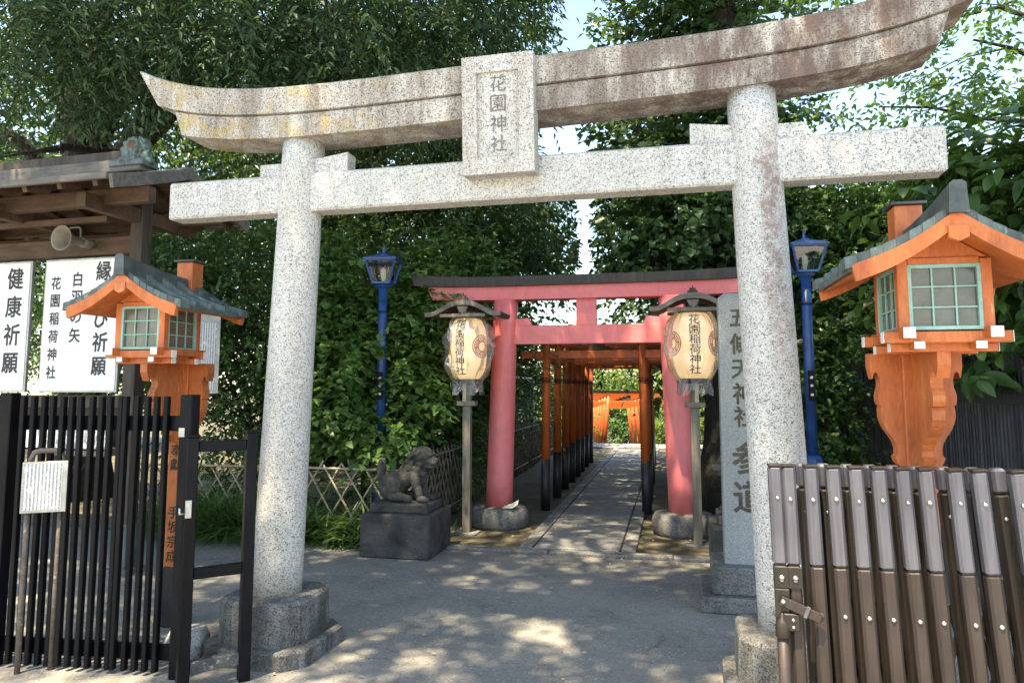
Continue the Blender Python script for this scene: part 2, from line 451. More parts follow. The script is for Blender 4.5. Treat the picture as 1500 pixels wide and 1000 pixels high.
def leafmat(name, dark, mid, light, trans=.35, rough=.42, hue_sun=(.16, .28, .03)):
    m, nt, b = nodes(name)
    at = N(nt, 'ShaderNodeAttribute'); at.attribute_name = 'tint'
    c = ramp(nt, at.outputs['Fac'], [(0, dark), (.5, mid), (1, light)])
    nt.links.new(c, b.inputs['Base Color'])
    b.inputs['Roughness'].default_value = rough
    b.inputs['Specular IOR Level'].default_value = .45
    tr = N(nt, 'ShaderNodeBsdfTranslucent')
    tc = mix(nt, .5, c, hue_sun)
    nt.links.new(tc, tr.inputs[0])
    ms = N(nt, 'ShaderNodeMixShader'); ms.inputs[0].default_value = trans
    out = nt.nodes['Material Output']
    nt.links.new(b.outputs[0], ms.inputs[1]); nt.links.new(tr.outputs[0], ms.inputs[2]); nt.links.new(ms.outputs[0], out.inputs[0])
    return m
M['leaf_dark'] = leafmat('dark_evergreen_leaf', (.024, .056, .026), (.048, .102, .042), (.085, .155, .06), .3)
M['leaf_mid'] = leafmat('mid_green_leaf', (.036, .085, .026), (.07, .15, .042), (.115, .21, .062), .35)
M['leaf_light'] = leafmat('light_green_leaf', (.055, .13, .04), (.11, .22, .062), (.17, .29, .09), .42, hue_sun=(.21, .34, .04))
M['leaf_zelkova'] = leafmat('zelkova_leaf', (.016, .042, .022), (.032, .074, .036), (.066, .12, .056), .26, .62, hue_sun=(.10, .20, .04))
M['leaf_gloss'] = leafmat('glossy_leaf', (.036, .086, .032), (.075, .155, .052), (.125, .215, .072), .3, .3)
M['leaf_big'] = leafmat('broad_magnolia_leaf', (.03, .075, .022), (.055, .12, .032), (.11, .19, .05), .32, .36)
M['leaf_sun'] = leafmat('sunny_leaf', (.07, .13, .03), (.12, .20, .045), (.18, .27, .06), .45, hue_sun=(.3, .36, .03))
M['grass'] = leafmat('bamboo_grass_leaf', (.05, .11, .03), (.09, .18, .05), (.16, .26, .09), .4, .4)

def paper_mat():
    m, nt, b = nodes('lantern_paper')
    v = pos(nt)
    w = N(nt, 'ShaderNodeTexWave', wave_type='BANDS', bands_direction='Z'); w.inputs['Scale'].default_value = 18
    nt.links.new(v, w.inputs['Vector'])
    c = mix(nt, ramp(nt, noise(nt, v, 6, 4), [(.3, 0), (.7, 1)]), (.72, .57, .40), (.80, .67, .50))
    nt.links.new(c, b.inputs['Base Color'])
    b.inputs['Roughness'].default_value = .7
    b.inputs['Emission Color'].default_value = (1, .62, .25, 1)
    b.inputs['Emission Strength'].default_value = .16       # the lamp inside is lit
    bump(nt, b, w.outputs['Fac'], .25, .004)
    return m
M['paper'] = paper_mat()

def film_mat():
    m, nt, b = nodes('clear_plastic_film')
    v = pos(nt)
    tr = N(nt, 'ShaderNodeBsdfTransparent'); tr.inputs[0].default_value = (.93, .94, .95, 1)
    gl = N(nt, 'ShaderNodeBsdfGlossy'); gl.inputs['Roughness'].default_value = .16
    df = N(nt, 'ShaderNodeBsdfDiffuse'); df.inputs[0].default_value = (.75, .77, .80, 1)
    fr = N(nt, 'ShaderNodeFresnel'); fr.inputs[0].default_value = 1.5
    bp = N(nt, 'ShaderNodeBump'); bp.inputs['Strength'].default_value = .45; bp.inputs['Distance'].default_value = .02
    nt.links.new(noise(nt, pos(nt, (1, 1, .5)), 14, 3, .55, .6), bp.inputs['Height'])
    nt.links.new(bp.outputs[0], gl.inputs['Normal']); nt.links.new(bp.outputs[0], fr.inputs['Normal'])
    a = N(nt, 'ShaderNodeMixShader'); a.inputs[0].default_value = .15
    nt.links.new(tr.outputs[0], a.inputs[1]); nt.links.new(df.outputs[0], a.inputs[2])
    f2 = math_(nt, 'MULTIPLY_ADD', fr.outputs[0], .5, .0)
    s = N(nt, 'ShaderNodeMixShader'); nt.links.new(f2, s.inputs[0])
    nt.links.new(a.outputs[0], s.inputs[1]); nt.links.new(gl.outputs[0], s.inputs[2])
    nt.links.new(s.outputs[0], nt.nodes['Material Output'].inputs[0])
    return m
M['film'] = film_mat()

def glass_mat():
    m, nt, b = nodes('lamp_glass')
    tr = N(nt, 'ShaderNodeBsdfTransparent'); tr.inputs[0].default_value = (.8, .85, .85, 1)
    gl = N(nt, 'ShaderNodeBsdfGlossy'); gl.inputs['Roughness'].default_value = .05
    fr = N(nt, 'ShaderNodeFresnel'); fr.inputs[0].default_value = 1.5
    s = N(nt, 'ShaderNodeMixShader')
    nt.links.new(math_(nt, 'MULTIPLY_ADD', fr.outputs[0], 1.5, .04), s.inputs[0])
    nt.links.new(tr.outputs[0], s.inputs[1]); nt.links.new(gl.outputs[0], s.inputs[2])
    nt.links.new(s.outputs[0], nt.nodes['Material Output'].inputs[0])
    return m
M['glass'] = glass_mat()

def print_mat(name, cw, ch_, dens, paper=(.74, .75, .76), ink=(.12, .12, .13)):
    """a sheet with columns of small illegible print (object x across, z up)"""
    m, nt, b = nodes(name)
    tc = N(nt, 'ShaderNodeTexCoord')
    sp = N(nt, 'ShaderNodeSeparateXYZ'); nt.links.new(tc.outputs['Object'], sp.inputs[0])
    fx = math_(nt, 'FRACT', math_(nt, 'MULTIPLY', sp.outputs[0], 1 / cw))
    colm = math_(nt, 'MULTIPLY', math_(nt, 'GREATER_THAN', fx, .22), math_(nt, 'LESS_THAN', fx, .78))
    mp = N(nt, 'ShaderNodeMapping'); mp.inputs['Scale'].default_value = (1.6 / cw, 1, 1.0 / ch_)
    nt.links.new(tc.outputs['Object'], mp.inputs['Vector'])
    n = noise(nt, mp.outputs[0], 1.7, 4, .75)
    gap = ramp(nt, noise(nt, tc.outputs['Object'], .35 / cw, 1), [(.30, 0), (.38, 1)])
    k = math_(nt, 'MULTIPLY', math_(nt, 'MULTIPLY', colm, gap), ramp(nt, n, [(1 - dens, 0), (1 - dens + .05, .8)]))
    c = mix(nt, k, paper, ink)
    nt.links.new(c, b.inputs['Base Color']); b.inputs['Roughness'].default_value = .5
    return m
M['print'] = print_mat('small_print_sheet', .019, .013, .58, ink=(.10, .10, .11), paper=(.62, .63, .65))
M['print_big'] = print_mat('shelf_card_print', .10, .09, .53)

# ================================================================== THE SETTING
rnd = random.Random(11)
def sheet(name, pts, z, mat):
    mb = MB(); mb.add([(x, y, z) for x, y in pts], [tuple(range(len(pts)))])
    return tag(mb.build(name, mat), kind='structure')
sheet('ground', [(-60, -60), (60, -60), (60, 19.6), (-60, 19.6)], 0, M['asphalt'])
sheet('bounce_pavement', [(-60, -60), (60, -60), (60, 1.6), (-60, 1.6)], .004, M['concrete'])  # unseen paving behind the camera, added pale to bounce sun onto the gates
sheet('lower_ground', [(-150, 19.6), (150, 19.6), (150, 320), (-150, 320)], -1.3, M['soil'])
tag(MB().box((0, 19.62, -.66), (120, .03, 1.27), .002).build('retaining_wall', M['base_stone']), 'low stone retaining wall where the ground drops beyond the path', 'wall')
sheet('soil', [(-14, 6.935), (9, 6.935), (9, 18.2), (-14, 18.2)], .008, M['soil'])
# path of slabs
pb = MB(); pb.add([(-1.475, 6.94, .012), (-.365, 6.94, .012), (-.365, 18.6, .012), (-1.475, 18.6, .012)], [(0, 1, 2, 3)])
path = tag(pb.build('path', M['soil']), kind='structure')
joints = [6.945, 7.50, 8.22, 9.19, 9.82, 10.55, 11.64]
while joints[-1] < 18.0: joints.append(joints[-1] + rnd.choice((.62, .74, .95, 1.05)))
def slabstone(x0, x1, y0, y1, z0, z1, name, mat, parent):
    g = .005
    mb = MB().box((0, 0, (z0 + z1) / 2 - z0), (x1 - x0 - 2 * g, y1 - y0 - 2 * g, z1 - z0), .006)
    o = mb.build(name, mat, parent, ((x0 + x1) / 2, (y0 + y1) / 2, z0))
    o.rotation_euler = (R(rnd.uniform(-.25, .25)), R(rnd.uniform(-.3, .3)), 0)
    return o
for a, b in zip(joints, joints[1:]):
    slabstone(-1.335, -.515, a, b, .006, .035 + rnd.uniform(0, .004), 'slab', M['granite_slab'], path)
for x0, x1 in ((-1.475, -1.34), (-.51, -.365)):
    y = 6.945
    while y < 18.3:
        L = rnd.uniform(1.1, 1.7)
        slabstone(x0, x1, y, min(y + L, 18.4), .005, .036 + rnd.uniform(0, .004), 'edge_stone', M['granite_kerb'], path)
        y += L
kb = MB(); kb.add([(-2.16, 6.8, .006), (.6, 6.8, .006), (.6, 6.94, .006), (-2.16, 6.94, .006)], [(0, 1, 2, 3)])
kerb = tag(kb.build('kerb', M['soil']), kind='structure')
x = -2.16
while x < .55:
    L = rnd.uniform(.75, 1.15)
    slabstone(x, min(x + L, .6), 6.80, 6.935, -.02, .028 + rnd.uniform(0, .004), 'kerb_stone', M['granite_kerb'], kerb)
    x += L
lb = MB(); lb.add([(-3.4, 18.4, .02), (1.6, 18.4, .02), (1.6, 19.6, .02), (-3.4, 19.6, .02)], [(0, 1, 2, 3)])
land = tag(lb.build('landing', M['soil']), kind='structure')
for i in range(5):
    slabstone(-3.4 + i, -2.4 + i, 18.4, 19.0, .01, .05, 'slab', M['granite_slab'], land)
    slabstone(-3.4 + i, -2.4 + i, 19.0, 19.6, .01, .052, 'slab', M['granite_slab'], land)
# round worn cover in the asphalt
mc = thing('manhole_cover', 'worn pale round cover set in the asphalt at the bottom edge', 'manhole cover', (-1.17, 3.62, 0))
MB().lathe([(.145, -.02), (.145, .006), (.13, .008)], 28).build('frame_ring', M['granite_kerb'], mc)
MB().lathe([(.122, -.02), (.122, .010), (.0, .012)], 24, caps=False).build('lid', M['granite'], mc)

# ================================================================== STONE GATE
st = thing('stone_torii', 'large pale granite torii gate with curved top beam and square name plaque', 'torii', (-.9, 4.035, 0), R(-1.2))
def chsq(h, c, z):
    return [(-h + c, -h, z), (h - c, -h, z), (h, -h + c, z), (h, h - c, z), (h - c, h, z), (-h + c, h, z), (-h, h - c, z), (-h, -h + c, z)]
for s in (-1, 1):
    xb, xt = s * 1.447, s * 1.348
    pl = MB()
    pl.loft([chsq(.325, .10, 0), chsq(.325, .10, .085), chsq(.31, .10, .10)])
    base = pl.build('plinth', M['granite_plinth'], st, (xb, 0, 0))
    up = MB(); up.loft([chsq(.262, .085, .10), chsq(.255, .085, .315), chsq(.242, .085, .335)])
    up.build('upper_plinth', M['granite_plinth'], base)
    pr = MB(); n = 14; rings = []
    for i in range(n + 1):
        t = i / n; z = .33 + t * (3.12 + s * .02 - .33); r = .149 - .021 * t
        cx = xb + (xt - xb) * t
        rings.append([(cx + r * math.cos(2 * math.pi * k / 36), r * math.sin(2 * math.pi * k / 36), z) for k in range(36)])
    pr.loft(rings, smooth=True)
    pr.build('pillar', M['granite_pillar'], st)
    # wedges on the tie beam either side of the pillar
    for q in (-1, 1):
        x0 = s * 1.36 + q * .10; x1 = s * 1.36 + q * (.34 if q != s else .26)
        hgt = (.085, .115) if q != s else (.075, .075)
        w = MB(); y = .055
        w.loft([[(x0, -y, 2.866), (x0, y, 2.866), (x0, y, 2.866 + hgt[0]), (x0, -y, 2.866 + hgt[0])],
                [(x1, -y, 2.866), (x1, y, 2.866), (x1, y, 2.866 + hgt[1]), (x1, -y, 2.866 + hgt[1])]])
        w.build('wedge', M['granite'], st)
MB().box((0, 0, 2.744), (4.54, .15, .24), .012).build('tie_beam', M['granite'], st)
def beam(name, zb0, zt0, u_top, u_bot, y_bot, y_top, kb, kt, mat, n=40):
    mb = MB(); rings = []
    for i in range(n + 1):
        a = -1 + 2 * i / n
        ub, ut = a * u_bot, a * u_top
        ub += .05; ut += .05
        zb = zb0 + kb * ((ub - .05) ** 4 + .24 * (ub - .05) ** 6) + .024 * ub; zt = zt0 + kt * ((ut - .05) ** 4 + .24 * (ut - .05) ** 6) + .024 * ut
        rings.append([(ub, -y_bot, zb), (ub, y_bot, zb), (ut, y_top, zt - .01), (ut, y_top - .012, zt), (ut, -y_top + .012, zt), (ut, -y_top, zt - .01)])
    mb.loft(rings)
    return mb.build(name, mat, st)
beam('lower_lintel', 3.095, 3.242, 2.24, 2.19, .145, .15, .0022, .0023, M['granite_beam'])
beam('top_lintel', 3.244, 3.405, 2.50, 2.36, .165, .18, .0023, .0026, M['granite_beam'])
MB().box((0, 0, 2.985), (.28, .16, .26), .006).build('centre_strut', M['granite'], st)
# plaque with a recessed field and carved characters, tipped forward
pq = MB()
W, Hh = .415, .675
o_ = [(-W / 2, 0), (W / 2, 0), (W / 2, Hh), (-W / 2, Hh)]
i_ = [(-W / 2 + .085, .095), (W / 2 - .085, .095), (W / 2 - .085, Hh - .095), (-W / 2 + .085, Hh - .095)]
V = [(x, 0, z) for x, z in o_] + [(x, 0, z) for x, z in i_] + [(x * .97, .018, z * .985 + .006) for x, z in i_] + [(x, .12, z) for x, z in o_]
F = [(0, 1, 5, 4), (1, 2, 6, 5), (2, 3, 7, 6), (3, 0, 4, 7), (4, 5, 9, 8), (5, 6, 10, 9), (6, 7, 11, 10), (7, 4, 8, 11), (8, 9, 10, 11),
     (0, 12, 13, 1), (1, 13, 14, 2), (2, 14, 15, 3), (3, 15, 12, 0), (15, 14, 13, 12)]
pq.add(V, F)
plq = pq.build('name_plaque', M['granite_plaque'], st, (-.025, -.20, 2.735))
plq.rotation_euler = (R(3.5), 0, 0)
for k, ch in enumerate('花園神社'):
    zc = .675 - .16 - k * .114
    MB().glyph(ch, THIN, .094, lambda x, z, zc=zc: (x, .0155, zc + z)).build('carved_character', M['carve_pale'], plq)
# small granite block beside the left plinth
gb = MB(); gb.loft([chsq(.10, .035, 0), chsq(.105, .04, .10), chsq(.085, .04, .145)], smooth=True)
tag(gb.build('granite_block', M['granite'], None, (-2.80, 3.88, 0), .2), 'small rounded pale granite block beside the left plinth of the stone torii', 'stone')

# ================================================================== PINK GATE
pk = thing('pink_torii', 'pinkish red wooden torii gate with black capped roof beam', 'torii', (-.925, 8.02, 0))
for s in (-1, 1):
    bs = MB(); rr = []
    for z, r in ((0, .30), (.05, .325), (.17, .325), (.225, .29), (.235, .2)):
        rr.append([(r * math.cos(2 * math.pi * k / 24) * (1 + .03 * math.sin(3 * k)), r * math.sin(2 * math.pi * k / 24), z) for k in range(24)])
    bs.loft(rr, smooth=True)
    bs.build('base_stone', M['base_stone'], pk, (s * 1.0, 0, 0))
    p = MB()
    p.loft([[(s * (1.0 - .075 * t) + (.15 - .012 * t) * math.cos(2 * math.pi * k / 32), (.15 - .012 * t) * math.sin(2 * math.pi * k / 32), .232 + 2.30 * t) for k in range(32)] for t in [i / 8 for i in range(9)]], smooth=True)
    p.build('pillar', M['pink'], pk)
    for q in (-1, 1):
        if q == s: continue
        w = MB(); x0 = s * .8; x1 = s * .62
        w.plate([(x0, 2.236), (x1, 2.236), (x1 + s * .035, 2.32), (x0, 2.305)], .09)
        w.build('wedge', M['pink'], pk)
MB().box((0, 0, 2.128), (2.72, .10, .21), .006).build('tie_beam', M['pink'], pk)
MB().box((0, -.005, 2.38), (.225, .09, .30), .005).build('centre_strut', M['pink'], pk)
def curve_beam(name, zb, zt, L0, L1, y0, y1, k, mat, parent, n=26, tip=0):
    mb = MB(); rings = []
    for i in range(n + 1):
        a = -1 + 2 * i / n
        ub, ut = a * L0, a * L1
        rings.append([(ub, -y0, zb + k * ub ** 4), (ub, y0, zb + k * ub ** 4), (ut, y1, zt + k * ut ** 4 + tip * a ** 6), (ut, -y1, zt + k * ut ** 4 + tip * a ** 6)])
    mb.loft(rings); return mb.build(name, mat, parent)
curve_beam('lintel', 2.525, 2.672, 1.77, 1.84, .10, .115, .002, M['pink'], pk)
curve_beam('roof_cap', 2.674, 2.775, 1.97, 2.03, .17, .20, .002, M['black_roof'], pk, tip=.035)
tp = MB(); tp.add([(-.09, -.05, .0), (.02, -.07, .004), (.08, -.02, .03), (.10, .04, .075), (.03, .05, .035), (-.06, .02, .012)], [(0, 1, 5), (1, 2, 4, 5), (2, 3, 4)])
tag(tp.build('paper_scrap', M['white_paint'], None, (-1.76, 7.84, .245), .3), 'crumpled white paper scrap on the round stone at the foot of the pink torii', 'paper')

# ================================================================== TUNNEL OF SMALL TORII
def small_torii(name, label, cat_group, mat_red, lettering=True, half=.63, hp=2.16, batter=.03):
    t = thing(name, label, 'torii', (0, 0, 0), 0, cat_group)
    for s in (-1, 1):
        def pt(z): return s * (half - batter * z / hp)
        p = MB(); p.tube([(pt(.62), 0, .62), (pt(1.4), 0, 1.4), (pt(hp), 0, hp)], [.056, .054, .052], 16)
        po = p.build('pillar', mat_red, t)
        b = MB(); b.tube([(pt(0), 0, .0), (pt(.3), 0, .3), (pt(.63), 0, .63)], [.060, .060, .0595], 16)
        b.build('black_foot', M['black_paint'], po)
        if lettering:
            for k, ch in enumerate('奉納'):
                def fn(x, z, k=k):
                    a = (x + (k - .5) * .072 - .01 * s) / .0555
                    r = .0565
                    return (pt(1.62) + r * math.sin(a), -r * math.cos(a), 1.62 + z)
                MB().glyph(ch, MED, .085, fn).build('character', M['gold_paint'], po)
    MB().box((0, 0, 1.945), (half * 2 + .62, .055, .10), .004).build('tie_beam', mat_red, t)
    MB().box((0, -.004, 2.075), (.12, .05, .15), .004).build('centre_strut', M['oldwood'], t)
    curve_beam('lintel', 2.16, 2.25, half + .36, half + .40, .06, .07, .006, mat_red, t, 12)
    curve_beam('roof_cap', 2.252, 2.285, half + .42, half + .45, .085, .095, .006, M['black_roof'], t, 12)
    return t
ORD = ['first', 'second', 'third', 'fourth', 'fifth', 'sixth', 'seventh', 'eighth']
proto = small_torii('tunnel_torii', '', 'small vermilion torii forming the tunnel over the path', M['vermilion'])
ys = [9.16, 10.18, 11.1, 11.85, 12.6, 13.35, 14.15, 14.95]
for i, y in enumerate(ys):
    o = proto if i == 0 else copy_tree(proto)
    o.location = (-.975 + rnd.uniform(-.008, .008) - .012 * i, y, .01)
    o.rotation_euler = (0, 0, R(rnd.uniform(-.8, .8)))
    o['label'] = ('small vermilion torii with black feet, %s of the tunnel counted from the pink gate' % ORD[i])
far0 = small_torii('far_torii', '', 'bright sunlit torii beyond the end of the path', M['vermilion_far'], False, half=.76, hp=2.22, batter=.20)
for i in range(6):
    o = far0 if i == 0 else copy_tree(far0)
    o.location = (-1.25 - .17 * i, 21.0 + .85 * i, -.85 - .05 * i)
    o.rotation_euler = (0, 0, R(3))
    o['label'] = 'bright orange leaning torii beyond the path end, %s of the row counted from the slabs' % ORD[i]

# ================================================================== PAPER LANTERNS ON POSTS
def lantern_roof_profile():
    pts = []
    for i in range(25):
        x = -.42 + .84 * i / 24
        a = abs(x) / .42
        z = .15 * math.exp(-(abs(x) / .27) ** 2.7) + .018 * max(0, (a - .75) / .25) ** 1.5
        pts.append((x, z))
    return pts
def radius_at(z):                              # barrel of the lantern, z from -.325 to .325
    t = abs(z) / .325
    return .205 * math.sqrt(max(.0, 1 - .60 * t ** 3.2))
def paper_lantern(label, loc, turn, mir, lean=0):
    t = thing('paper_lantern_post', label, 'lantern', loc, 0, 'paper lanterns either side of the pink torii')
    MB().box((0, 0, .012), (.26, .2, .03), .006).build('foot_stone', M['base_stone'], t)
    po = MB().box((0, 0, .79), (.085, .075, 1.54), .004).build('post', M['greywood'], t)
    MB().box((mir * .035, .03, 1.95), (.05, .05, .9), .004).build('upper_post', M['darkwood'], t)
    MB().box((mir * -.02, -.045, 1.48), (.04, .012, .22), .002).build('strip', M['bamboo'], t)
    MB().box((0, -.005, 1.37), (.20, .12, .05), .004).build('collar', M['greywood'], t)
    # roof with a waved gable
    pr = lantern_roof_profile(); rf = MB()
    th = .032
    out = pr + [(x, z - th) for x, z in reversed(pr)]
    rf.plate(out, .42, Matrix.Translation((0, 0, 2.31)))
    roof = rf.build('roof', M['darkwood'], t)
    for y in (-.215, .215):
        fb = MB(); o2 = [(x, z + .004) for x, z in pr] + [(x * .99, z - .052 + .012 * (abs(x) / .42)) for x, z in reversed(pr)]
        fb.plate(o2, .025, Matrix.Translation((0, y, 2.31))); fb.build('gable_board', M['roofwood'], roof)
        cb = MB(); cb.box((0, y, 2.30), (.50, .02, .035), .003); cb.build('tie_board', M['roofwood'], roof)
        cv = MB(); cv.plate([(-.06, .085), (-.035, .03), (0, .005), (.035, .03), (.06, .085)], .018, Matrix.Translation((0, y, 2.31))); cv.build('carved_pendant', M['roofwood'], roof)
    fi = MB(); fi.plate([(-.045, 0), (.045, 0), (.05, .03), (.03, .035), (.03, .06), (.01, .055), (0, .085), (-.01, .055), (-.03, .06), (-.03, .035), (-.05, .03)], .05, Matrix.Translation((0, -.19, 2.455))); fi.build('ridge_crest', M['darkwood'], roof)
    MB().box((0, 0, 2.32), (.10, .05, .12), .004).build('hanger', M['darkwood'], t)
    zc = 1.955
    body = MB(); prof = [(radius_at(-.325 + .65 * i / 26), -.325 + .65 * i / 26) for i in range(27)]
    rings = [(.9985 * r + (.0022 if i % 2 else 0), z) for i, (r, z) in enumerate(prof)]
    body.lathe(rings, 32, (0, 0, zc))
    lan = body.build('paper_body', M['paper'], t)
    for zz in (-.325, .325):
        MB().lathe([(.128, -.028), (.132, 0), (.128, .028)], 24, (0, 0, zc + zz * 1.06)).build('black_rim', M['ink'], lan)
    for k, ch in enumerate('花園稲荷神社'):
        z0 = .255 - k * .098
        def fn(x, z, z0=z0):
            zz = z0 + z; r = radius_at(zz) + .004; a = turn + x / r * 1.12
            return (r * math.sin(a), -r * math.cos(a), zc + zz)
        MB().glyph(ch, MED, .094, fn).build('character', M['ink'], lan)
    for side in (1, -1):
        em = MB()
        ca = turn + side * R(72)
        def P(u, w): 
            zz = w + .02; r = radius_at(zz) + .004; a = ca + u / r
            return (r * math.sin(a), -r * math.cos(a), zc + zz)
        def ring(r0, r1, n=40, a0=0, a1=2 * math.pi):
            V, F = [], []
            for k in range(n + 1):
                t_ = a0 + (a1 - a0) * k / n
                V += [P(r0 * math.cos(t_), r0 * math.sin(t_)), P(r1 * math.cos(t_), r1 * math.sin(t_))]
            for k in range(n): F.append((2 * k, 2 * k + 1, 2 * k + 3, 2 * k + 2))
            em.add(V, F)
        ring(.112, .124); ring(.048, .058); ring(.096, .103)
        for k in range(24):
            a0 = 2 * math.pi * k / 24
            ring(.055, .098, 2, a0, a0 + (.13 if k % 4 else .2))
        em.build('emblem', M['red_ink'], lan)
    # loose clear plastic wrapped round it
    fm = MB(); rr = []
    prng = random.Random(int(loc[0] * 100) + 3)
    ph = [prng.uniform(0, 6.28) for _ in range(6)]
    for i in range(25):
        tt = i / 24; z = -.47 + .86 * tt
        r0 = (radius_at(max(-.325, min(.325, z))) + .028) if -.33 < z < .33 else (.15 if z < 0 else .12)
        row = []
        for k in range(48):
            a = 2 * math.pi * k / 48
            w = .018 * math.sin(7 * a + ph[0] + 4 * tt) + .012 * math.sin(13 * a + ph[1] - 9 * tt) + .010 * math.sin(23 * a + 17 * tt + ph[2]) + .012 * math.sin(21 * tt + 3 * a + ph[3])
            bulge = .06 * max(0, math.cos(a - (.2 if mir > 0 else 2.9))) * math.sin(math.pi * min(1, max(0, (tt - .25) / .7)))
            r = r0 + w * 1.1 + bulge
            zz = z + (.03 * math.sin(5 * a + ph[4]) if i == 0 else 0)
            row.append((r * math.cos(a), r * math.sin(a), zc + zz))
        rr.append(row)
    fm.loft(rr, smooth=True, caps=False)
    fm.build('plastic_cover', M['film'], t)
    return t
paper_lantern('paper lantern in plastic under a waved roof, on the left post by the seated lion', (-2.165, 7.55, 0), R(-9), 1)
paper_lantern('paper lantern in plastic under a waved roof, on the right post by the inscribed stone', (.205, 7.45, 0), R(3), -1)

# ================================================================== INSCRIBED STONE
sp = thing('inscribed_stone', 'tall grey granite pillar stone with carved characters on a stepped base', 'stone marker', (.52, 5.62, 0), R(-1))
MB().box((0, 0, .055), (.72, .62, .11), .012).build('lower_step', M['base_stone'], sp)
MB().box((0, 0, .205), (.56, .50, .19), .012).build('upper_step', M['base_stone'], sp)
shaft = MB(); shaft.loft([[(-.185, -.125, .30), (.185, -.125, .30), (.185, .125, .30), (-.185, .125, .30)], [(-.183, -.122, 2.20), (.183, -.122, 2.20), (.183, .122, 2.20), (-.183, .122, 2.20)], [(-.14, -.09, 2.235), (.14, -.09, 2.235), (.14, .09, 2.235), (-.14, .09, 2.235)]])
shf = shaft.build('shaft', M['stele'], sp)
for ch, zc_, size, xo in (('五', 2.05, .135, -.035), ('條', 1.86, .15, -.03), ('天', 1.675, .145, -.028), ('神', 1.50, .15, -.022), ('社', 1.335, .145, -.02), ('参', 1.04, .22, .0), ('道', .77, .22, .0)):
    yf = lambda z: -.1265 + .0016 * (z - .3)
    MB().glyph(ch, BOLD, size, lambda x, z, zc_=zc_, xo=xo: (xo + x, yf(zc_ + z), zc_ + z)).build('carved_character', M['carve'], shf)

# ================================================================== GUARDIAN LION-DOGS
def komainu(label, loc, flip):
    t = thing('guardian_lion_statue', label, 'statue', loc, R(180) if flip else 0, 'stone guardian statues beside the path')
    pdl = MB().box((0, 0, .195), (.67, .66, .39), .014).build('pedestal', M['dark_stone'], t)
    MB().box((-.005, 0, .43), (.56, .46, .08), .01).build('plinth_slab', M['dark_stone'], t)
    b = MB(); z = .47
    def bl(x, y, zz, rx, ry, rz, ang=0): b.ball((x, y, z + zz), (rx, ry, rz), 12, 9, Matrix.Rotation(ang, 3, 'Y'))
    bl(-.135, 0, .145, .135, .115, .135)            # haunch mass
    bl(-.02, 0, .215, .17, .095, .098, R(-30))      # trunk
    bl(.07, 0, .26, .115, .105, .13, R(-30))        # chest and shoulders
    bl(.12, 0, .24, .085, .085, .11)
    for s in (-1, 1):
        bl(-.13, s * .095, .125, .105, .045, .115, R(18))   # thigh
        bl(-.06, s * .105, .045, .12, .038, .042)           # hind foot and shin
        bl(.045, s * .11, .032, .05, .042, .034)
        bl(.115, s * .085, .20, .05, .045, .11, R(-8))      # upper foreleg
        bl(.145, s * .088, .10, .036, .036, .11, R(-12))
        bl(.185, s * .09, .028, .06, .045, .032)            # front paw
        for k in (-1, 0, 1): bl(.225, s * .09 + k * .024, .024, .022, .014, .02)
    bl(.145, 0, .36, .085, .085, .085)              # neck mane
    bl(.155, 0, .425, .100, .098, .090)             # skull
    bl(.235, 0, .375, .065, .074, .046)             # muzzle
    bl(.225, 0, .325, .055, .062, .028)             # lower jaw
    bl(.292, 0, .385, .018, .036, .02)              # nose
    for s in (-1, 1):
        bl(.228, s * .048, .438, .030, .030, .020)  # brow
        bl(.135, s * .085, .445, .02, .018, .045, R(25))    # folded ear
        bl(.27, s * .04, .362, .03, .03, .02)
        for k in range(9):
            a = R(-80 + k * 36)
            bl(.105 + .065 * math.cos(a) - .01, s * .088, .365 + .088 * math.sin(a), .028, .022, .028)    # mane curls
    for k in range(6):
        bl(.060, (k - 2.5) * .034, .405 - .02 * abs(k - 2.5), .034, .019, .034)
        bl(.045, (k - 2.5) * .036, .345 - .012 * abs(k - 2.5), .034, .019, .034)
    for s in (-1, 1):
        for k in range(5): bl(.10 + .022 * k, s * (.098 - .004 * k), .31 - .012 * k, .02, .016, .03, R(20))
        for k in range(4): bl(.25, s * (.014 + .016 * k), .348, .010, .006, .012)
        for k in range(3): bl(-.19 + .05 * k, s * .128, .17 - .03 * k, .03, .014, .022)
    bl(-.255, 0, .16, .038, .055, .12, R(-6))       # tail
    bl(-.265, 0, .28, .042, .07, .09)
    for s in (-1, 1):
        bl(-.262, s * .045, .23, .03, .03, .07); bl(-.262, s * .035, .345, .026, .026, .05)
    me = b.mesh('body')
    ob = bpy.data.objects.new('tmp', me); col.objects.link(ob)
    rm = ob.modifiers.new('r', 'REMESH'); rm.mode = 'VOXEL'; rm.voxel_size = .0062; rm.use_smooth_shade = True
    sm = ob.modifiers.new('s', 'SMOOTH'); sm.factor = .4; sm.iterations = 1
    dg = bpy.context.evaluated_depsgraph_get()
    me2 = bpy.data.meshes.new_from_object(ob.evaluated_get(dg)); me2.name = 'body'
    bpy.data.objects.remove(ob)
    me2.materials.clear(); me2.materials.append(M['statue'])
    for p in me2.polygons: p.use_smooth = True
    link('body', me2, t)
    return t
komainu('weathered dark stone guardian lion seated on a block, left of the path, facing right', (-2.50, 6.66, 0), False)
komainu('dark stone guardian lion mostly hidden behind the tall inscribed stone', (.62, 6.66, 0), True)

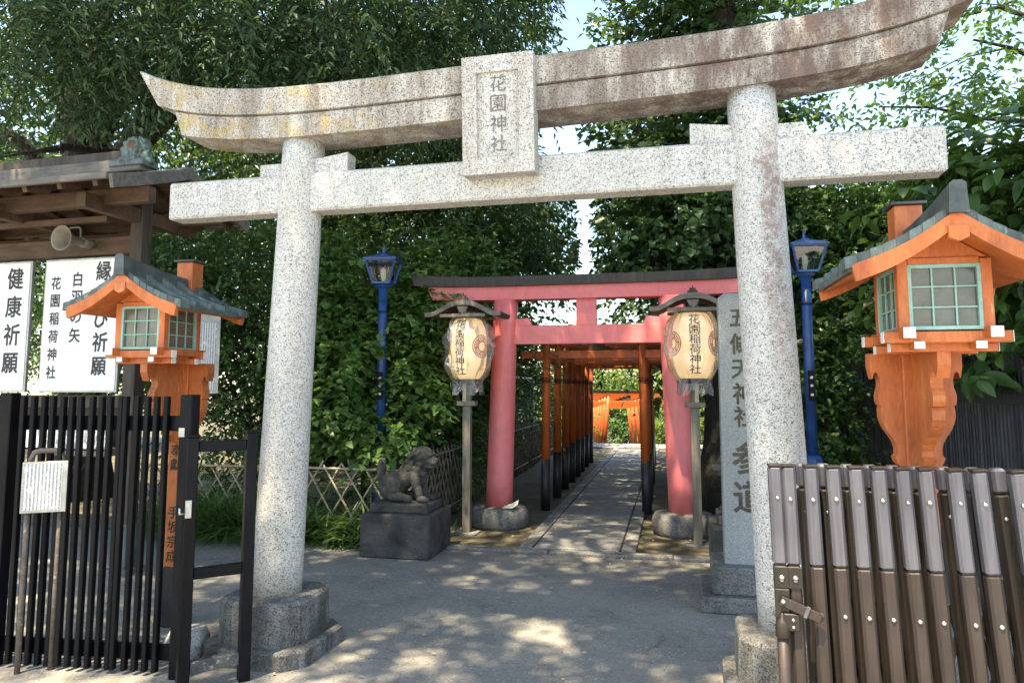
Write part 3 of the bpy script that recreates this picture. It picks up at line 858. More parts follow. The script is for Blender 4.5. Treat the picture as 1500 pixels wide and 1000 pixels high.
# ================================================================== ORANGE WOODEN LANTERNS
def roof_z(u):                                   # concave slope: u = distance from ridge (0 .. .40)
    t = u / .40
    return -.205 * t - .026 * math.sin(math.pi * t)
def wooden_lantern(label, loc, inscription):
    """local origin on the ground under the box; the post stands behind it (y = +.28)"""
    t = thing('wooden_lantern', label, 'lantern', loc, 0, 'orange wooden lanterns either side of the stone torii')
    py = .28; a = .175
    post = MB().box((0, py, 1.385), (.120, .120, 2.01), .005).build('post', M['orange'], t)
    MB().box((0, py, .19), (.124, .124, .38), .005).build('black_foot', M['black_paint'], post)
    MB().box((0, py, 2.398), (.152, .152, .014), .003).build('metal_cap', M['verdigris_dark'], post)
    if inscription:
        zz = 1.13
        for ch, step in (('奉', .09), ('獻', .31), ('手', .093), ('坂', .093), ('宗', .093), ('成', .093)):
            MB().glyph(ch, MED, .078, lambda x, z, zz=zz: (x + .0, py - .0615, zz + z)).build('character', M['ink'], post); zz -= step
    # two carved brackets spreading from the post to the front corners
    prof = [(0, 1.702), (.40, 1.702), (.40, 1.64), (.37, 1.585), (.35, 1.61), (.325, 1.618), (.30, 1.608), (.283, 1.588), (.278, 1.565), (.285, 1.545), (.30, 1.53), (.312, 1.512), (.312, 1.49), (.30, 1.468), (.275, 1.462), (.285, 1.445), (.285, 1.41), (.265, 1.385), (.225, 1.352), (.17, 1.325), (.125, 1.298), (.10, 1.268), (.102, 1.243), (.135, 1.228), (.11, 1.206), (.07, 1.190), (.03, 1.186), (0, 1.19)]
    for ang, k, w in ((-90, .86, .05), (180, .34, .07), (0, .34, .07)):
        br = MB(); A = R(ang)
        br.plate(prof, w, Matrix.Translation((.058 * math.cos(A), py + .058 * math.sin(A), 0)) @ Matrix.Rotation(A, 4, 'Z') @ Matrix.Diagonal((k, 1, 1, 1)))
        br.build('carved_bracket', M['orange'], t)
    # beams with white ends
    def beam_(p0, p1, w, h):
        mb = MB().bar(p0, p1, w, h); o = mb.build('floor_beam', M['orange'], t)
        d = (Vector(p1) - Vector(p0)).normalized() * .0035
        for p, s in ((p0, -1), (p1, 1)):
            MB().bar(Vector(p) + d * s * .2, Vector(p) + d * s, w * .99, h * .99, .001).build('white_end', M['white_paint'], o)
    for s in (-1, 1):
        beam_((-.235, s * .155, 1.750), (.235, s * .155, 1.750), .046, .046)
        beam_((s * .157, -.235, 1.765), (s * .157, .235, 1.765), .046, .044)
        beam_((-.20, s * .11, 1.710), (.20, s * .11, 1.710), .04, .036)
        beam_((s * .112, -.20, 1.716), (s * .112, .20, 1.716), .04, .030)
    MB().box((0, 0, 1.739), (.30, .30, .03), .002).build('floor_board', M['orange'], t)
    for sx in (-1, 1):
        for sy in (-1, 1):
            MB().box((sx * (a - .02), sy * (a - .02), 1.925), (.042, .042, .285), .003).build('corner_post', M['orange'], t)
    for k in range(4):
        Mx = Matrix.Rotation(R(90) * k, 4, 'Z')
        MB().box((0, -a + .017, 2.062), (2 * a - .084, .03, .028), .003, Mx).build('head_rail', M['orange'], t)
        w0, z0, z1 = .129, 1.787, 2.040
        fr = MB()
        for sx in (-1, 1): fr.box((sx * w0, -a + .010, (z0 + z1) / 2), (.016, .018, z1 - z0), .002, Mx)
        for zz in (z0, z1): fr.box((0, -a + .0105, zz), (2 * w0 + .014, .017, .016), .002, Mx)
        wf = fr.build('window_frame', M['teal'], t)
        bars = MB()
        for f in (-1, 1):
            bars.box((f * w0 / 3, -a + .0125, (z0 + z1) / 2), (.007, .009, z1 - z0 - .016), .001, Mx)
            bars.box((0, -a + .0118, (z0 + z1) / 2 + f * (z1 - z0) / 6), (2 * w0 - .016, .008, .007), .001, Mx)
        bars.build('glazing_bars', M['teal'], wf)
        if k < 3 or True:
            for i in (-1, 0, 1):
                for j in (-1, 0, 1):
                    q = MB().box((0, 0, 0), (2 * w0 / 3 - .004, .003, (z1 - z0) / 3 - .004), .0005)
                    o = q.build('pane', M['pane'], wf)
                    c = Mx @ Vector((i * w0 * 2 / 3, -a + .019, (z0 + z1) / 2 + j * (z1 - z0) / 3))
                    o.location = c; o.rotation_euler = (R(random.uniform(-.8, .8)), 0, R(90) * k + R(random.uniform(-.8, .8)))
    for y in (-a + .02, a - .02):
        gable = MB(); gable.plate([(-.165, 2.074), (.165, 2.074), (.05, 2.15), (0, 2.19), (-.05, 2.15)], .02, Matrix.Translation((0, y, 0)))
        gable.build('gable_panel', M['orange'], t)
    # roof
    ZR, yl = 2.235, .325
    us = [.40 * i / 12 for i in range(13)]
    for s in (-1, 1):
        sh = MB(); rings = []
        for u in us:
            z = ZR + roof_z(u)
            rings.append([(s * u, -yl, z), (s * u, yl, z), (s * (u - .006), yl, z - .026), (s * (u - .006), -yl, z - .026)])
        sh.loft(rings, smooth=False)
        shr = sh.build('roof_slope', M['verdigris'], t)
        for y in (-.165, -.02, .125):
            rl = MB(); rr = []
            for u in [.03 + (.395 - .03) * i / 9 for i in range(10)]:
                z = ZR + roof_z(u)
                rr.append([(s * u, y - .024, z - .004), (s * u, y + .024, z - .004), (s * u, y + .016, z + .032), (s * u, y - .016, z + .032)])
            rl.loft(rr); rl.build('roof_roll', M['verdigris'], shr)
        for y in (-yl + .022, yl - .022):            # verge covered with lapped copper plates
            for q in range(8):
                u0, u1 = .02 + q * .048, .02 + (q + 1) * .048 + .006
                z0, z1 = ZR + roof_z(u0), ZR + roof_z(u1)
                lap = .0035
                rl = MB(); rr = []
                for u, z, e in ((u0, z0, 0), (u1, z1, lap)):
                    rr.append([(s * u, y - .040 - e, z - .012 - e), (s * u, y + .036 + e, z - .012 - e), (s * u, y + .032 + e, z + .030 + e), (s * u, y - .036 - e, z + .030 + e)])
                rl.loft(rr); rl.build('roof_plate', M['verdigris'] if (q * 7 + (s > 0) * 3 + (y > 0)) % 3 else M['verdigris_dark'], shr)
        for y in (-yl - .012, yl + .012):
            bb = MB(); ol = [(s * (u + .0), ZR + roof_z(u) - .004) for u in us[:-1]] + [(s * .385, ZR + roof_z(.385) - .012)]
            ol2 = [(s * max(u - .0, 0), ZR + roof_z(u) - .066 - .012 * (u / .4)) for u in us[:-1]] + [(s * .372, ZR + roof_z(.372) - .075)]
            pl = ol + ol2[::-1]
            bb.plate(pl, .026, Matrix.Translation((0, y * 1.0, 0))); bd = bb.build('bargeboard', M['orange'], t)
        # eave boards under the sheet between the bargeboards
        eb = MB(); rr = []
        for u in us[1:-1]:
            z = ZR + roof_z(u) - .030
            rr.append([(s * u, -yl + .012, z), (s * u, yl - .012, z), (s * u, yl - .012, z - .012), (s * u, -yl + .012, z - .012)])
        eb.loft(rr); eb.build('eave_board', M['orange'], t)
    for y in (-yl - .02, yl + .02):
        pd = MB(); pd.plate([(-.036, 2.168), (.036, 2.168), (.036, 2.122), (.018, 2.114), (0, 2.106), (-.018, 2.114), (-.036, 2.122)], .03, Matrix.Translation((0, y, 0)))
        pd.build('gable_pendant', M['orange'], t)
    rg = MB(); rr = []
    for i in range(9):
        y = -yl - .05 + (2 * yl - .05 ) * i / 8
        lift = .065 * (1 - i / 8) ** 1.6
        rr.append([(-.036, y, ZR - .02), (.036, y, ZR - .02), (.03, y, ZR + .03 + lift), (.016, y, ZR + .042 + lift), (-.016, y, ZR + .042 + lift), (-.03, y, ZR + .03 + lift)])
    rg.loft(rr); rg.build('ridge', M['verdigris_dark'], t)
    return t
wooden_lantern('orange wooden lantern with copper roof on an inscribed post behind the black fence, left', (-3.22, 4.04, 0), True)
wooden_lantern('orange wooden lantern with copper roof rising behind the brown folding gate, right', (1.085, 3.40, 0), False)

# ================================================================== BLUE STREET LAMPS
def blue_lamp(label, loc):
    t = thing('blue_street_lamp', label, 'street lamp', loc, R(8), 'blue lamps either side of the entrance')
    MB().lathe([(.115, 0), (.115, .03), (.098, .06), (.098, .80), (.085, .85), (.055, .88)], 20).build('base', M['blue'], t)
    pole = MB().lathe([(.052, .86), (.050, 2.0), (.048, 2.66)], 18).build('pole', M['blue'], t)
    MB().lathe([(.054, -.012), (.058, 0), (.054, .012)], 18, (0, 0, 2.38)).build('strap', M['ink'], pole)
    pt = MB().box((0, -.055, 1.56), (.062, .012, .30), .003).build('name_plate', M['blackmetal'], pole)
    mk = MB()
    for z, w in ((1.64, .03), (1.56, .028), (1.47, .03)):
        mk.plate([(w * .5 * math.cos(k) * (1 + .25 * math.sin(2.3 * k)), z + w * .5 * math.sin(k)) for k in [2 * math.pi * j / 9 for j in range(9)]], .002, Matrix.Translation((0, -.0622, 0)))
    mk.build('white_mark', M['white_paint'], pt)
    MB().lathe([(.05, 2.64), (.085, 2.665), (.10, 2.69), (.10, 2.70)], 4, smooth=False).build('collar', M['blue'], t)
    zb, zt, wb, wt = 2.70, 2.95, .098, .165
    fr = MB()
    for sx in (-1, 1):
        for sy in (-1, 1):
            fr.bar((sx * wb, sy * wb, zb), (sx * wt, sy * wt, zt), .02, .02)
    for (z, w) in ((zb, wb), (zt, wt)):
        for s in (-1, 1):
            fr.bar((-w, s * w, z), (w, s * w, z), .022, .022); fr.bar((s * w, -w, z + .0005), (s * w, w, z + .0005), .022, .022)
    fr.build('lamp_frame', M['blue'], t)
    for k in range(4):
        q = MB(); w0, w1 = wb - .008, wt - .008
        q.add([(-w0, -w0 - .004, zb + .012), (w0, -w0 - .004, zb + .012), (w1, -w1 - .002, zt - .012), (-w1, -w1 - .002, zt - .012)], [(0, 1, 2, 3)], Matrix.Rotation(R(90) * k, 4, 'Z'))
        q.build('pane', M['glass'], t)
    MB().lathe([(.018, 2.70), (.018, 2.74), (.028, 2.78), (.03, 2.85), (.012, 2.88)], 12).build('bulb', M['white_paint'], t)
    rf = MB(); rf.loft([[(-w, -w, z), (w, -w, z), (w, w, z), (-w, w, z)] for w, z in ((.185, 2.955), (.188, 2.972), (.10, 3.01), (.045, 3.03), (.03, 3.045))]); ro = rf.build('lamp_roof', M['blue'], t)
    MB().lathe([(.012, 3.04), (.02, 3.06), (.012, 3.08), (.016, 3.095), (.004, 3.14)], 10).build('finial', M['blue'], ro)
    return t
blue_lamp('blue street lamp standing in the leafy shrub, left of the pink torii', (-3.16, 7.56, 0))
blue_lamp('blue street lamp beside the right pillar of the stone torii', (1.33, 7.72, 0))

# ================================================================== NOTICE BOARD SHELTER
nb = thing('notice_board_shelter', 'roofed wooden notice board with white lettered panels at the left edge', 'notice board', (-4.55, 5.42, 0), R(-2.5))
xl = -3.6
for x in (.0, xl):
    p = MB().box((x, 0, 1.71), (.125, .125, 3.10), .006).build('post', M['darkwood'], nb)
    if x == 0: 
        MB().box((x, 0, .21), (.135, .135, .38), .004).build('metal_sleeve', M['verdigris'], p)
    MB().box((x, .0, .015), (.26, .26, .05), .01).build('foot_stone', M['base_stone'], p)
MB().box((xl / 2, -.0, 2.79), (-xl - .14, .07, .16), .004).build('head_beam', M['oldwood'], nb)
MB().box((xl / 2 + .05, 0, 1.42), (-xl - .1, .075, .11), .004).build('sill_beam', M['darkwood'], nb)
MB().box((xl / 2, -.42, 3.10), (-xl + .95, .09, .13), .005).build('eave_beam', M['oldwood'], nb)
MB().box((xl / 2, .42, 3.10), (-xl + .95, .09, .13), .005).build('eave_beam', M['oldwood'], nb)
for x in (.0, -1.03, -2.1, xl):
    MB().box((x, 0, 3.035), (.09, 1.3, .12), .004).build('cross_beam', M['oldwood'], nb)
for y, z in ((-.26, 2.97), (.22, 2.93)):
    MB().box((xl / 2 - .05, y, z), (-xl - .1, .05, .05), .003).build('batten', M['oldwood'], nb)
def slope_pt(v):                                # v from -0.86 (front eave) to .86 (back)
    return 3.45 - .30 * (abs(v) / .86) ** .9
for s in (-1, 1):
    sl_ = MB(); rr = []
    for i in range(7):
        v = .86 * i / 6
        z = slope_pt(v)
        rr.append([(xl - .5, s * v, z), (.46, s * v, z), (.46, s * v, z - .03), (xl - .5, s * v, z - .03)])
    sl_.loft(rr); slo = sl_.build('roof_slope', M['rooftop'], nb)
    for i in range(12):
        x = .30 - i * .34
        rf = MB(); rf.bar((x, s * .05, slope_pt(.05) - .062), (x, s * .82, slope_pt(.82) - .062), .045, .055); rf.build('rafter', M['oldwood'], nb)
    bg_ = MB(); 
    pr = [(s * .86 * i / 6, slope_pt(.86 * i / 6)) for i in range(7)]
    pl = [(y, z - .005) for y, z in pr] + [(y * .97, z - .105) for y, z in reversed(pr)]
    bg_.plate(pl, .035, Matrix.Translation((.478, 0, 0)) @ Matrix.Rotation(R(90), 4, 'Z')); bg_.build('bargeboard', M['roofwood'], nb)
    ev = MB().box((xl / 2 - .02, s * .865, 3.135), (-xl + .96, .03, .05), .003).build('eave_board', M['roofwood'], nb)
    bd = MB(); rr = []
    for i in range(7):
        v = .82 * i / 6; z = slope_pt(v) - .033
        rr.append([(xl - .45, s * v, z), (.44, s * v, z), (.44, s * v, z - .006), (xl - .45, s * v, z - .006)])
    bd.loft(rr); bd.build('roof_boarding', M['oldwood'], nb)
MB().box((xl / 2 - .15, 0, 3.50), (-xl + .35, .17, .11), .008).build('ridge', M['roofwood'], nb)
MB().box((xl / 2 - .15, 0, 3.60), (-xl + .35, .11, .09), .008).build('ridge_top', M['darkwood'], nb)
# ridge end ornament: a scrolled dragon-like tile with rolls behind
og = MB(); z = 3.47
def blo(x, y, zz, rx, ry, rz, ang=0): og.ball((x, y, z + zz), (rx, ry, rz), 10, 7, Matrix.Rotation(ang, 3, 'Y'))
blo(.09, 0, .10, .12, .10, .10); blo(.16, 0, .15, .075, .08, .09, R(30)); blo(.21, 0, .07, .05, .065, .055); blo(.24, 0, .03, .04, .05, .035)
for k, (x, zz) in enumerate(((-.02, .20), (-.05, .15), (-.07, .10), (-.10, .03))): og.tube([(x, 0, z + zz), (x + .14, 0, z + zz + .012)], [.03, .028], 10)
for k in range(5): blo(.02 + .03 * k, -.08, .03 + .01 * math.sin(k * 2), .03, .03, .035)
for k in range(9):
    a = 2 * math.pi * k / 9; blo(.125 + .055 * math.cos(a), -.075, .15 + .062 * math.sin(a), .022, .025, .022)
blo(.245, -.03, .10, .018, .02, .018); blo(.20, -.05, .205, .05, .02, .018, R(40))
me = og.mesh('ridge_ornament'); tob = bpy.data.objects.new('tmp', me); col.objects.link(tob)
rm = tob.modifiers.new('r', 'REMESH'); rm.mode = 'VOXEL'; rm.voxel_size = .0065
dg = bpy.context.evaluated_depsgraph_get(); me2 = bpy.data.meshes.new_from_object(tob.evaluated_get(dg)); bpy.data.objects.remove(tob)
me2.materials.clear(); me2.materials.append(M['verdigris'])
for p in me2.polygons: p.use_smooth = True
orn = link('ridge_ornament', me2, nb, (-.20, 0, -.135)); orn.scale = (1.05, 1, 1.05)
MB().lathe([(.04, -.004), (.04, .004)], 18, (0, 0, 0)).build('medallion', M['oldwood'], orn, (.125, -.085, 3.62)).rotation_euler = (R(90), 0, 0)
MB().box((.08, 0, 3.475), (.34, .2, .05), .006).build('ornament_seat', M['verdigris'], orn)
# lettered panels
def panel(x0, x1, z0, z1, cols):
    fr = MB().box(((x0 + x1) / 2, -.075, (z0 + z1) / 2), (x1 - x0, .03, z1 - z0), .003)
    f = fr.build('sign_panel', M['aluminium'], nb)
    MB().box(((x0 + x1) / 2, -.0925, (z0 + z1) / 2), (x1 - x0 - .035, .004, z1 - z0 - .035), .001).build('sign_face', M['board'], f)
    for txt, cx, zt, size, pitch in cols:
        for k, ch in enumerate(txt):
            MB().glyph(ch, BOLD, size, lambda x, z, k=k: (x0 + cx + x * .92, -.0955, zt - k * pitch - size / 2 + z)).build('character', M['ink'], f)
panel(-.93, -.09, 1.50, 2.68, [('縁結び祈願', .645, 2.64, .165, .208), ('白羽の矢', .37, 2.555, .125, .165), ('花園稲荷神社', .135, 2.52, .11, .158)])
panel(-2.0, -1.08, 1.50, 2.68, [('健康祈願', .74, 2.62, .19, .255), ('白羽の矢', .44, 2.555, .125, .165), ('花園稲荷神社', .18, 2.52, .11, .158)])
MB().box((-1.05, -.10, 1.12), (1.9, .02, .20), .003).build('shelf_card', M['print_big'], nb)
MB().box((-1.75, -.02, .985), (3.3, .30, .04), .004).build('shelf', M['greywood'], nb)
MB().box((-1.75, .10, 1.22), (3.3, .02, .40), .003).build('back_board', M['darkwood'], nb)
# loudspeaker hanging under the roof
ls = thing('horn_loudspeaker', 'beige horn loudspeaker hanging under the notice board roof', 'loudspeaker', (-5.02, 5.10, 2.80), R(-4))
hn = MB(); prof = [(.03, .22), (.045, .12), (.07, .04), (.105, -.03), (.13, -.05), (.135, -.06), (.118, -.052), (.06, .04), (.02, .12)]
hn.lathe(prof, 24, caps=False); ls.scale = (.82, .82, .82); h = hn.build('horn', M['crate'], ls); h.rotation_euler = (R(-90), 0, 0)
MB().lathe([(.05, .20), (.055, .22), (.055, .32), (.03, .34)], 18).build('driver', M['crate'], ls).rotation_euler = (R(-90), 0, 0)
MB().tube([(-.08, .10, .03), (-.08, .10, .12), (-.06, .10, .14), (.06, .10, .14), (.08, .10, .12), (.08, .10, .03)], .010, 8).build('bracket', M['crate'], ls)

# small white board standing behind the left lantern
wb = thing('small_notice_board', 'narrow white printed notice board standing behind the left orange lantern', 'notice board', (-3.86, 5.30, 0), R(48))
MB().box((.0, .05, 1.0), (.05, .05, 2.0), .004).build('post', M['darkwood'], wb)
MB().box((0, 0, 1.83), (.36, .05, .68), .004).build('panel', M['aluminium'], wb)
MB().box((0, -.027, 1.80), (.30, .006, .56), .001).build('notice_sheet', M['print'], wb)
MB().box((0, -.01, 2.185), (.44, .16, .025), .004).build('rain_cap', M['rooftop'], wb)

# ================================================================== BLACK FENCE, LEFT
fl = thing('black_slat_fence', 'black vertical slat fence panel standing at the left front', 'fence', (-2.66, 3.57, 0), R(184.5))
# local +x runs left along the fence, from the big end post
FH = 1.495
def fence_slat_mesh():
    return MB().box((0, 0, FH / 2 + .01), (.026, .034, FH - .02), .003).mesh('slat')
fsm = fence_slat_mesh(); fsm.materials.append(M['blackmetal'])
ep = MB().box((-.035, 0, FH / 2 + .005), (.072, .085, FH + .01), .005).build('end_post', M['blackmetal'], fl)
MB().box((-.02, .046, 1.30), (.035, .006, .05), .001).build('latch_plate', M['aluminium'], ep)
xs = [.105 + .0605 * k for k in range(4)]
xs += [.355, .385]
xs += [.445 + .0605 * k for k in range(10)]
for i, x in enumerate(xs):
    o = link('slat', fsm, fl, (x, .0, 0)); o.rotation_euler = (0, R(random.uniform(-.25, .25)), 0)
MB().box((1.085, 0, FH / 2 + .01), (.075, .075, FH + .02), .005).build('end_post', M['blackmetal'], fl)
for k in range(4):
    link('slat', fsm, fl, (1.16 + .0605 * k, .0, 0))
for z, h in ((1.345, .085), (.115, .085)):
    MB().box((.68, -.030, z), (1.30, .022, h), .003).build('rail', M['blackmetal'], fl)
# gate leaf: two posts and three bars
gl = thing('black_gate_leaf', 'open black metal gate frame with two posts beside the fence', 'gate', (-2.475, 3.40, 0), R(45))
for x, h in ((0, 1.285), (.30, 1.30)):
    pmb = MB().box((x, 0, h / 2), (.058, .058, h), .004); po = pmb.build('post', M['blackmetal'], gl)
    MB().box((x, 0, h + .006), (.068, .068, .014), .003).build('cap', M['blackmetal'], po)
for z, h in ((1.235, .055), (.585, .055)):
    MB().box((.15, 0, z), (.24, .04, h), .003).build('bar', M['blackmetal'], gl)
MB().box((.15, 0, .12), (.24, .045, .06), .003).build('bottom_bar', M['rail_worn'], gl)
lt = MB().box((-.012, -.035, .92), (.03, .016, .09), .002).build('latch', M['aluminium'], gl)
MB().tube([(-.03, -.04, .90), (-.055, -.045, .90), (-.055, -.045, .93)], .006, 6).build('latch_bolt', M['steel'], lt)

# ================================================================== NOTICE ON A PIPE STAND
ns = thing('sign_stand', 'small white printed notice on a rusty pipe stand in front of the black fence', 'sign', (-3.45, 3.47, 0), R(34))
ns.scale = (.92, .92, .98)
for x in (-.085, .085):
    MB().tube([(x, 0, .0), (x, 0, .45), (x, 0, .9)], .0165, 10).build('leg', M['rust'], ns)
MB().tube([(-.085, .012, .88), (-.085, .012, 1.17), (-.07, .012, 1.205), (-.04, .012, 1.215), (.04, .012, 1.215), (.07, .012, 1.205), (.085, .012, 1.17), (.085, .012, .88)], .0155, 10).build('top_loop', M['rust'], ns)
pn = MB().box((0, -.025, 1.015), (.235, .03, .285), .003).build('panel', M['aluminium'], ns)
MB().box((-.006, -.0415, 1.017), (.20, .003, .255), .0005).build('notice_sheet', M['print'], pn)
sd = MB().box((.118, -.022, 1.015), (.006, .045, .285), .001).build('side_channel', M['aluminium'], pn)
for z in (.91, 1.015, 1.12):
    q = MB().lathe([(.006, 0), (.006, .003)], 10); b_ = q.build('rivet', M['ink'], sd, (.121, -.026, z)); b_.rotation_euler = (0, R(90), 0)

# ================================================================== FOLDING GATE, RIGHT
fg = thing('folding_gate', 'brown folding metal gate with silver topped slats at the right front', 'gate', (-.024, 2.88, 0))
def pxX(px, Y):                                  # image column at eye height to X in the plane y = Y
    a = math.atan((px - 750) / 1060) - R(12.5)
    return Y * math.tan(a)
fronts = [1138.5, 1158, 1190, 1221, 1256, 1289, 1322, 1357, 1398, 1433, 1490, 1525]
rears = [1173.5, 1204, 1238, 1271, 1304, 1338, 1376, 1419, 1454, 1508]
GH = 1.25
smf = {}
def slat_part(w, d, z0, z1, mat, key):
    if key not in smf:
        me = MB().box((0, .012, (z0 + z1) / 2), (w, d + .024, z1 - z0), .009).mesh(key); me.materials.append(mat); smf[key] = me
    return smf[key]
def bolt_mesh():
    me = MB().lathe([(.0085, 0), (.0085, .002), (.0065, .005), (.003, .0065)], 12).mesh('bolt'); me.materials.append(M['steel']); return me
bm_ = bolt_mesh()
def bolt(parent, x, y, z, s=1):
    o = link('bolt', bm_, parent, (x, y, z)); o.rotation_euler = (R(90), 0, 0); o.scale = (s, s, s); return o
for i, px in enumerate(fronts):
    X = pxX(px, 2.86) + (random.uniform(-.003, .003) if i > 1 else 0); lean = .022 + .0055 * max(0, i - 1) + (random.uniform(-.003, .003) if i > 1 else 0)
    o = link('slat', slat_part(.047, .026, 0.0, .888, M['slat_brown'], 'slat'), fg, (X + lean * GH, -.02, .02))
    o.rotation_euler = (0, -lean, 0)
    c = link('silver_sleeve', slat_part(.0472, .0264, .886, GH - .010, M['slat_silver'], 'silver_sleeve'), o)
    link('end_cap', slat_part(.0475, .0268, GH - .013, GH - .004, M['slat_back'], 'end_cap'), o)
    bolt(o, random.uniform(-.003, .003), -.0135, 1.125 + random.uniform(-.004, .004), random.uniform(.85, 1.1))
    bolt(o, 0, -.0135, .72 if i > 1 else .835, 1.0)
    if i < 2:
        MB().box((0, -.0155, .845), (.048, .006, .075), .002).build('latch_plate', M['slat_back'], o)
        bolt(o, 0, -.0185, .845, 1.2)
for i, px in enumerate(rears):
    X = pxX(px, 2.93); lean = .026 + .0058 * i
    o = link('rear_slat', slat_part(.047, .026, 0, 1.155, M['slat_back'], 'rear_slat'), fg, (X + lean * GH + .012, .045, .02))
    o.rotation_euler = (0, -lean, 0)
    link('silver_sleeve', slat_part(.0472, .0264, 1.157, GH - .006, M['slat_silver'], 'silver_sleeve_short'), o)
    bolt(o, 0, -.0135, 1.07, .85)
for i in range(10):                              # scissor links behind the slats
    x0 = pxX(1190 + i * 33, 2.9)
    for s in (-1, 1):
        lk = MB().bar((x0 - .0, .085 + s * .012, .55 + s * .22), (x0 + .12, .085 + s * .012, .55 - s * .22), .02, .006, .001, (0, 1, 0)); lk.build('scissor_link', M['slat_back'], fg)
X0 = pxX(1138.5, 2.86)
dp = MB().tube([(X0 + .012, -.045, .0), (X0 + .006, -.045, .70)], .019, 14).build('drop_pole', M['slat_brown'], fg)
cp = MB().lathe([(.024, .66), (.026, .665), (.026, .70), (.023, .715), (.010, .728), (.007, .742), (.0, .748)], 14, (X0 + .0055, -.045, 0)).build('pole_cap', M['slat_back'], dp)
hp_ = MB().box((X0 + .035, -.045, .715), (.055, .03, .06), .003).build('hinge_plate', M['slat_back'], fg)
for z in (.70, .725): bolt(hp_, X0 + .04, -.0605, z, .7)
MB().box((X0 + .008, -.0385, .775), (.05, .008, .10), .002).build('strike_plate', M['slat_back'], fg)
lv = MB(); lv.bar((X0 + .0, -.055, .790), (X0 + .135, -.062, .735), .034, .012, .003, (0, 1, 0)); lvo = lv.build('latch_lever', M['slat_brown'], fg)
MB().bar((X0 + .08, -.066, .758), (X0 + .092, -.066, .753), .042, .012, .002, (0, 1, 0)).build('lever_clip', M['slat_silver'], lvo)
bolt(lvo, X0 + .008, -.062, .787, 1.0)

# ================================================================== BAMBOO LATTICE FENCES
def lattice(name, label, p0, p1, top, bot, mat, step, post_every=None, seed=1, rad=.011):
    rn = random.Random(seed)
    p0, p1 = Vector((*p0, 0)), Vector((*p1, 0)); L = (p1 - p0).length
    t = thing(name, label, 'fence', p0, math.atan2(p1.y - p0.y, p1.x - p0.x), 'bamboo lattice fences')
    me = MB().tube([(0, 0, 0), (0, 0, .33), (0, 0, .66), (0, 0, 1)], [rad, rad * 1.05, rad * .95, rad * .9], 7).mesh('bamboo_strip'); me.materials.append(mat)
    hgt = top - bot + .07; run = hgt * .62
    n = int((L + run) / step)
    for d in (-1, 1):
        for k in range(n + 1):
            u = -run + k * step + rn.uniform(-.012, .012)
            a, b = (u, u + run) if d > 0 else (u + run, u)
            z0, z1 = bot + rn.uniform(-.03, .02), top + .05 + rn.uniform(-.02, .03)
            for (q,) in ((0,),):
                if a < 0: z0 += (0 - a) / (b - a) * (z1 - z0); a = 0
                if b < 0: z1 = z0 + (z1 - z0) * (0 - a) / (b - a); b = 0
                if a > L: z0 += (L - a) / (b - a) * (z1 - z0); a = L
                if b > L: z1 = z0 + (z1 - z0) * (L - a) / (b - a); b = L
            if abs(b - a) < .06: continue
            A, B = Vector((a, .012 * d, z0)), Vector((b, .012 * d, z1))
            o = link('bamboo_strip', me, t, A)
            dv = B - A
            o.rotation_euler = dv.to_track_quat('Z', 'Y').to_euler(); o.scale = (1, 1, dv.length)
    for z in (top, bot + .12):
        r = MB().tube([(0, -.026, z), (L * .5, -.028, z + .008), (L, -.026, z)], rad * 1.15, 8); r.build('rail', mat, t)
    if post_every:
        k = 0
        while k <= L:
            MB().tube([(k, .03, 0), (k, .03, top + .12)], .028, 10).build('post', M['darkwood'], t); k += post_every
    return t
lattice('bamboo_lattice_fence', 'open diamond lattice bamboo fence between the stone torii and the seated lion statue', (-5.9, 7.12), (-2.62, 7.18), .69, .06, M['bamboo'], .225, 1.55, 3)
lattice('bamboo_lattice_fence', 'dense old bamboo lattice fence running back along the left of the tunnel', (-2.60, 7.22), (-2.72, 17.6), .80, .04, M['bamboo_old'], .14, 1.7, 4, .010)

# green mesh fence behind, left of the tunnel
gm = thing('wire_mesh_fence', 'green wire mesh fence panel standing behind the bamboo lattice beside the tunnel', 'fence', (-2.95, 11.0, 0), R(90))
for x in (0, 2.2, 4.4): MB().tube([(x, 0, 0), (x, 0, 1.75)], .024, 8).build('post', M['aluminium'], gm)
MB().tube([(0, 0, 1.72), (4.4, 0, 1.72)], .02, 8).build('top_rail', M['aluminium'], gm)
wm = MB()
for k in range(-20, 52):
    for d in (-1, 1):
        x0, x1 = k * .085, k * .085 + 1.65
        a, b = (x0, x1) if d > 0 else (x1, x0)
        za, zb_ = .06, 1.71
        pts = []
        for (u, z) in ((a, za), (b, zb_)): pts.append([u, z])
        (a, za), (b, zb_) = pts
        def clip(u0, z0, u1, z1, lim, lower):
            if (u0 < lim) == lower and u1 != u0: z0 = z0 + (lim - u0) / (u1 - u0) * (z1 - z0); u0 = lim
            return u0, z0
        if max(a, b) <= 0 or min(a, b) >= 4.4: continue
        for lim, low in ((0, True), (4.4, False)):
            na = clip(a, za, b, zb_, lim, low) if ((a < lim) == low and a != lim) else (a, za)
            nb_ = clip(b, zb_, a, za, lim, low) if ((b < lim) == low and b != lim) else (b, zb_)
            (a, za), (b, zb_) = na, nb_
        wm.tube([(a, 0, za), (b, 0, zb_)], .0035, 3, caps=False)
tag(wm.build('wire_mesh', M['mesh'], gm), kind='stuff')

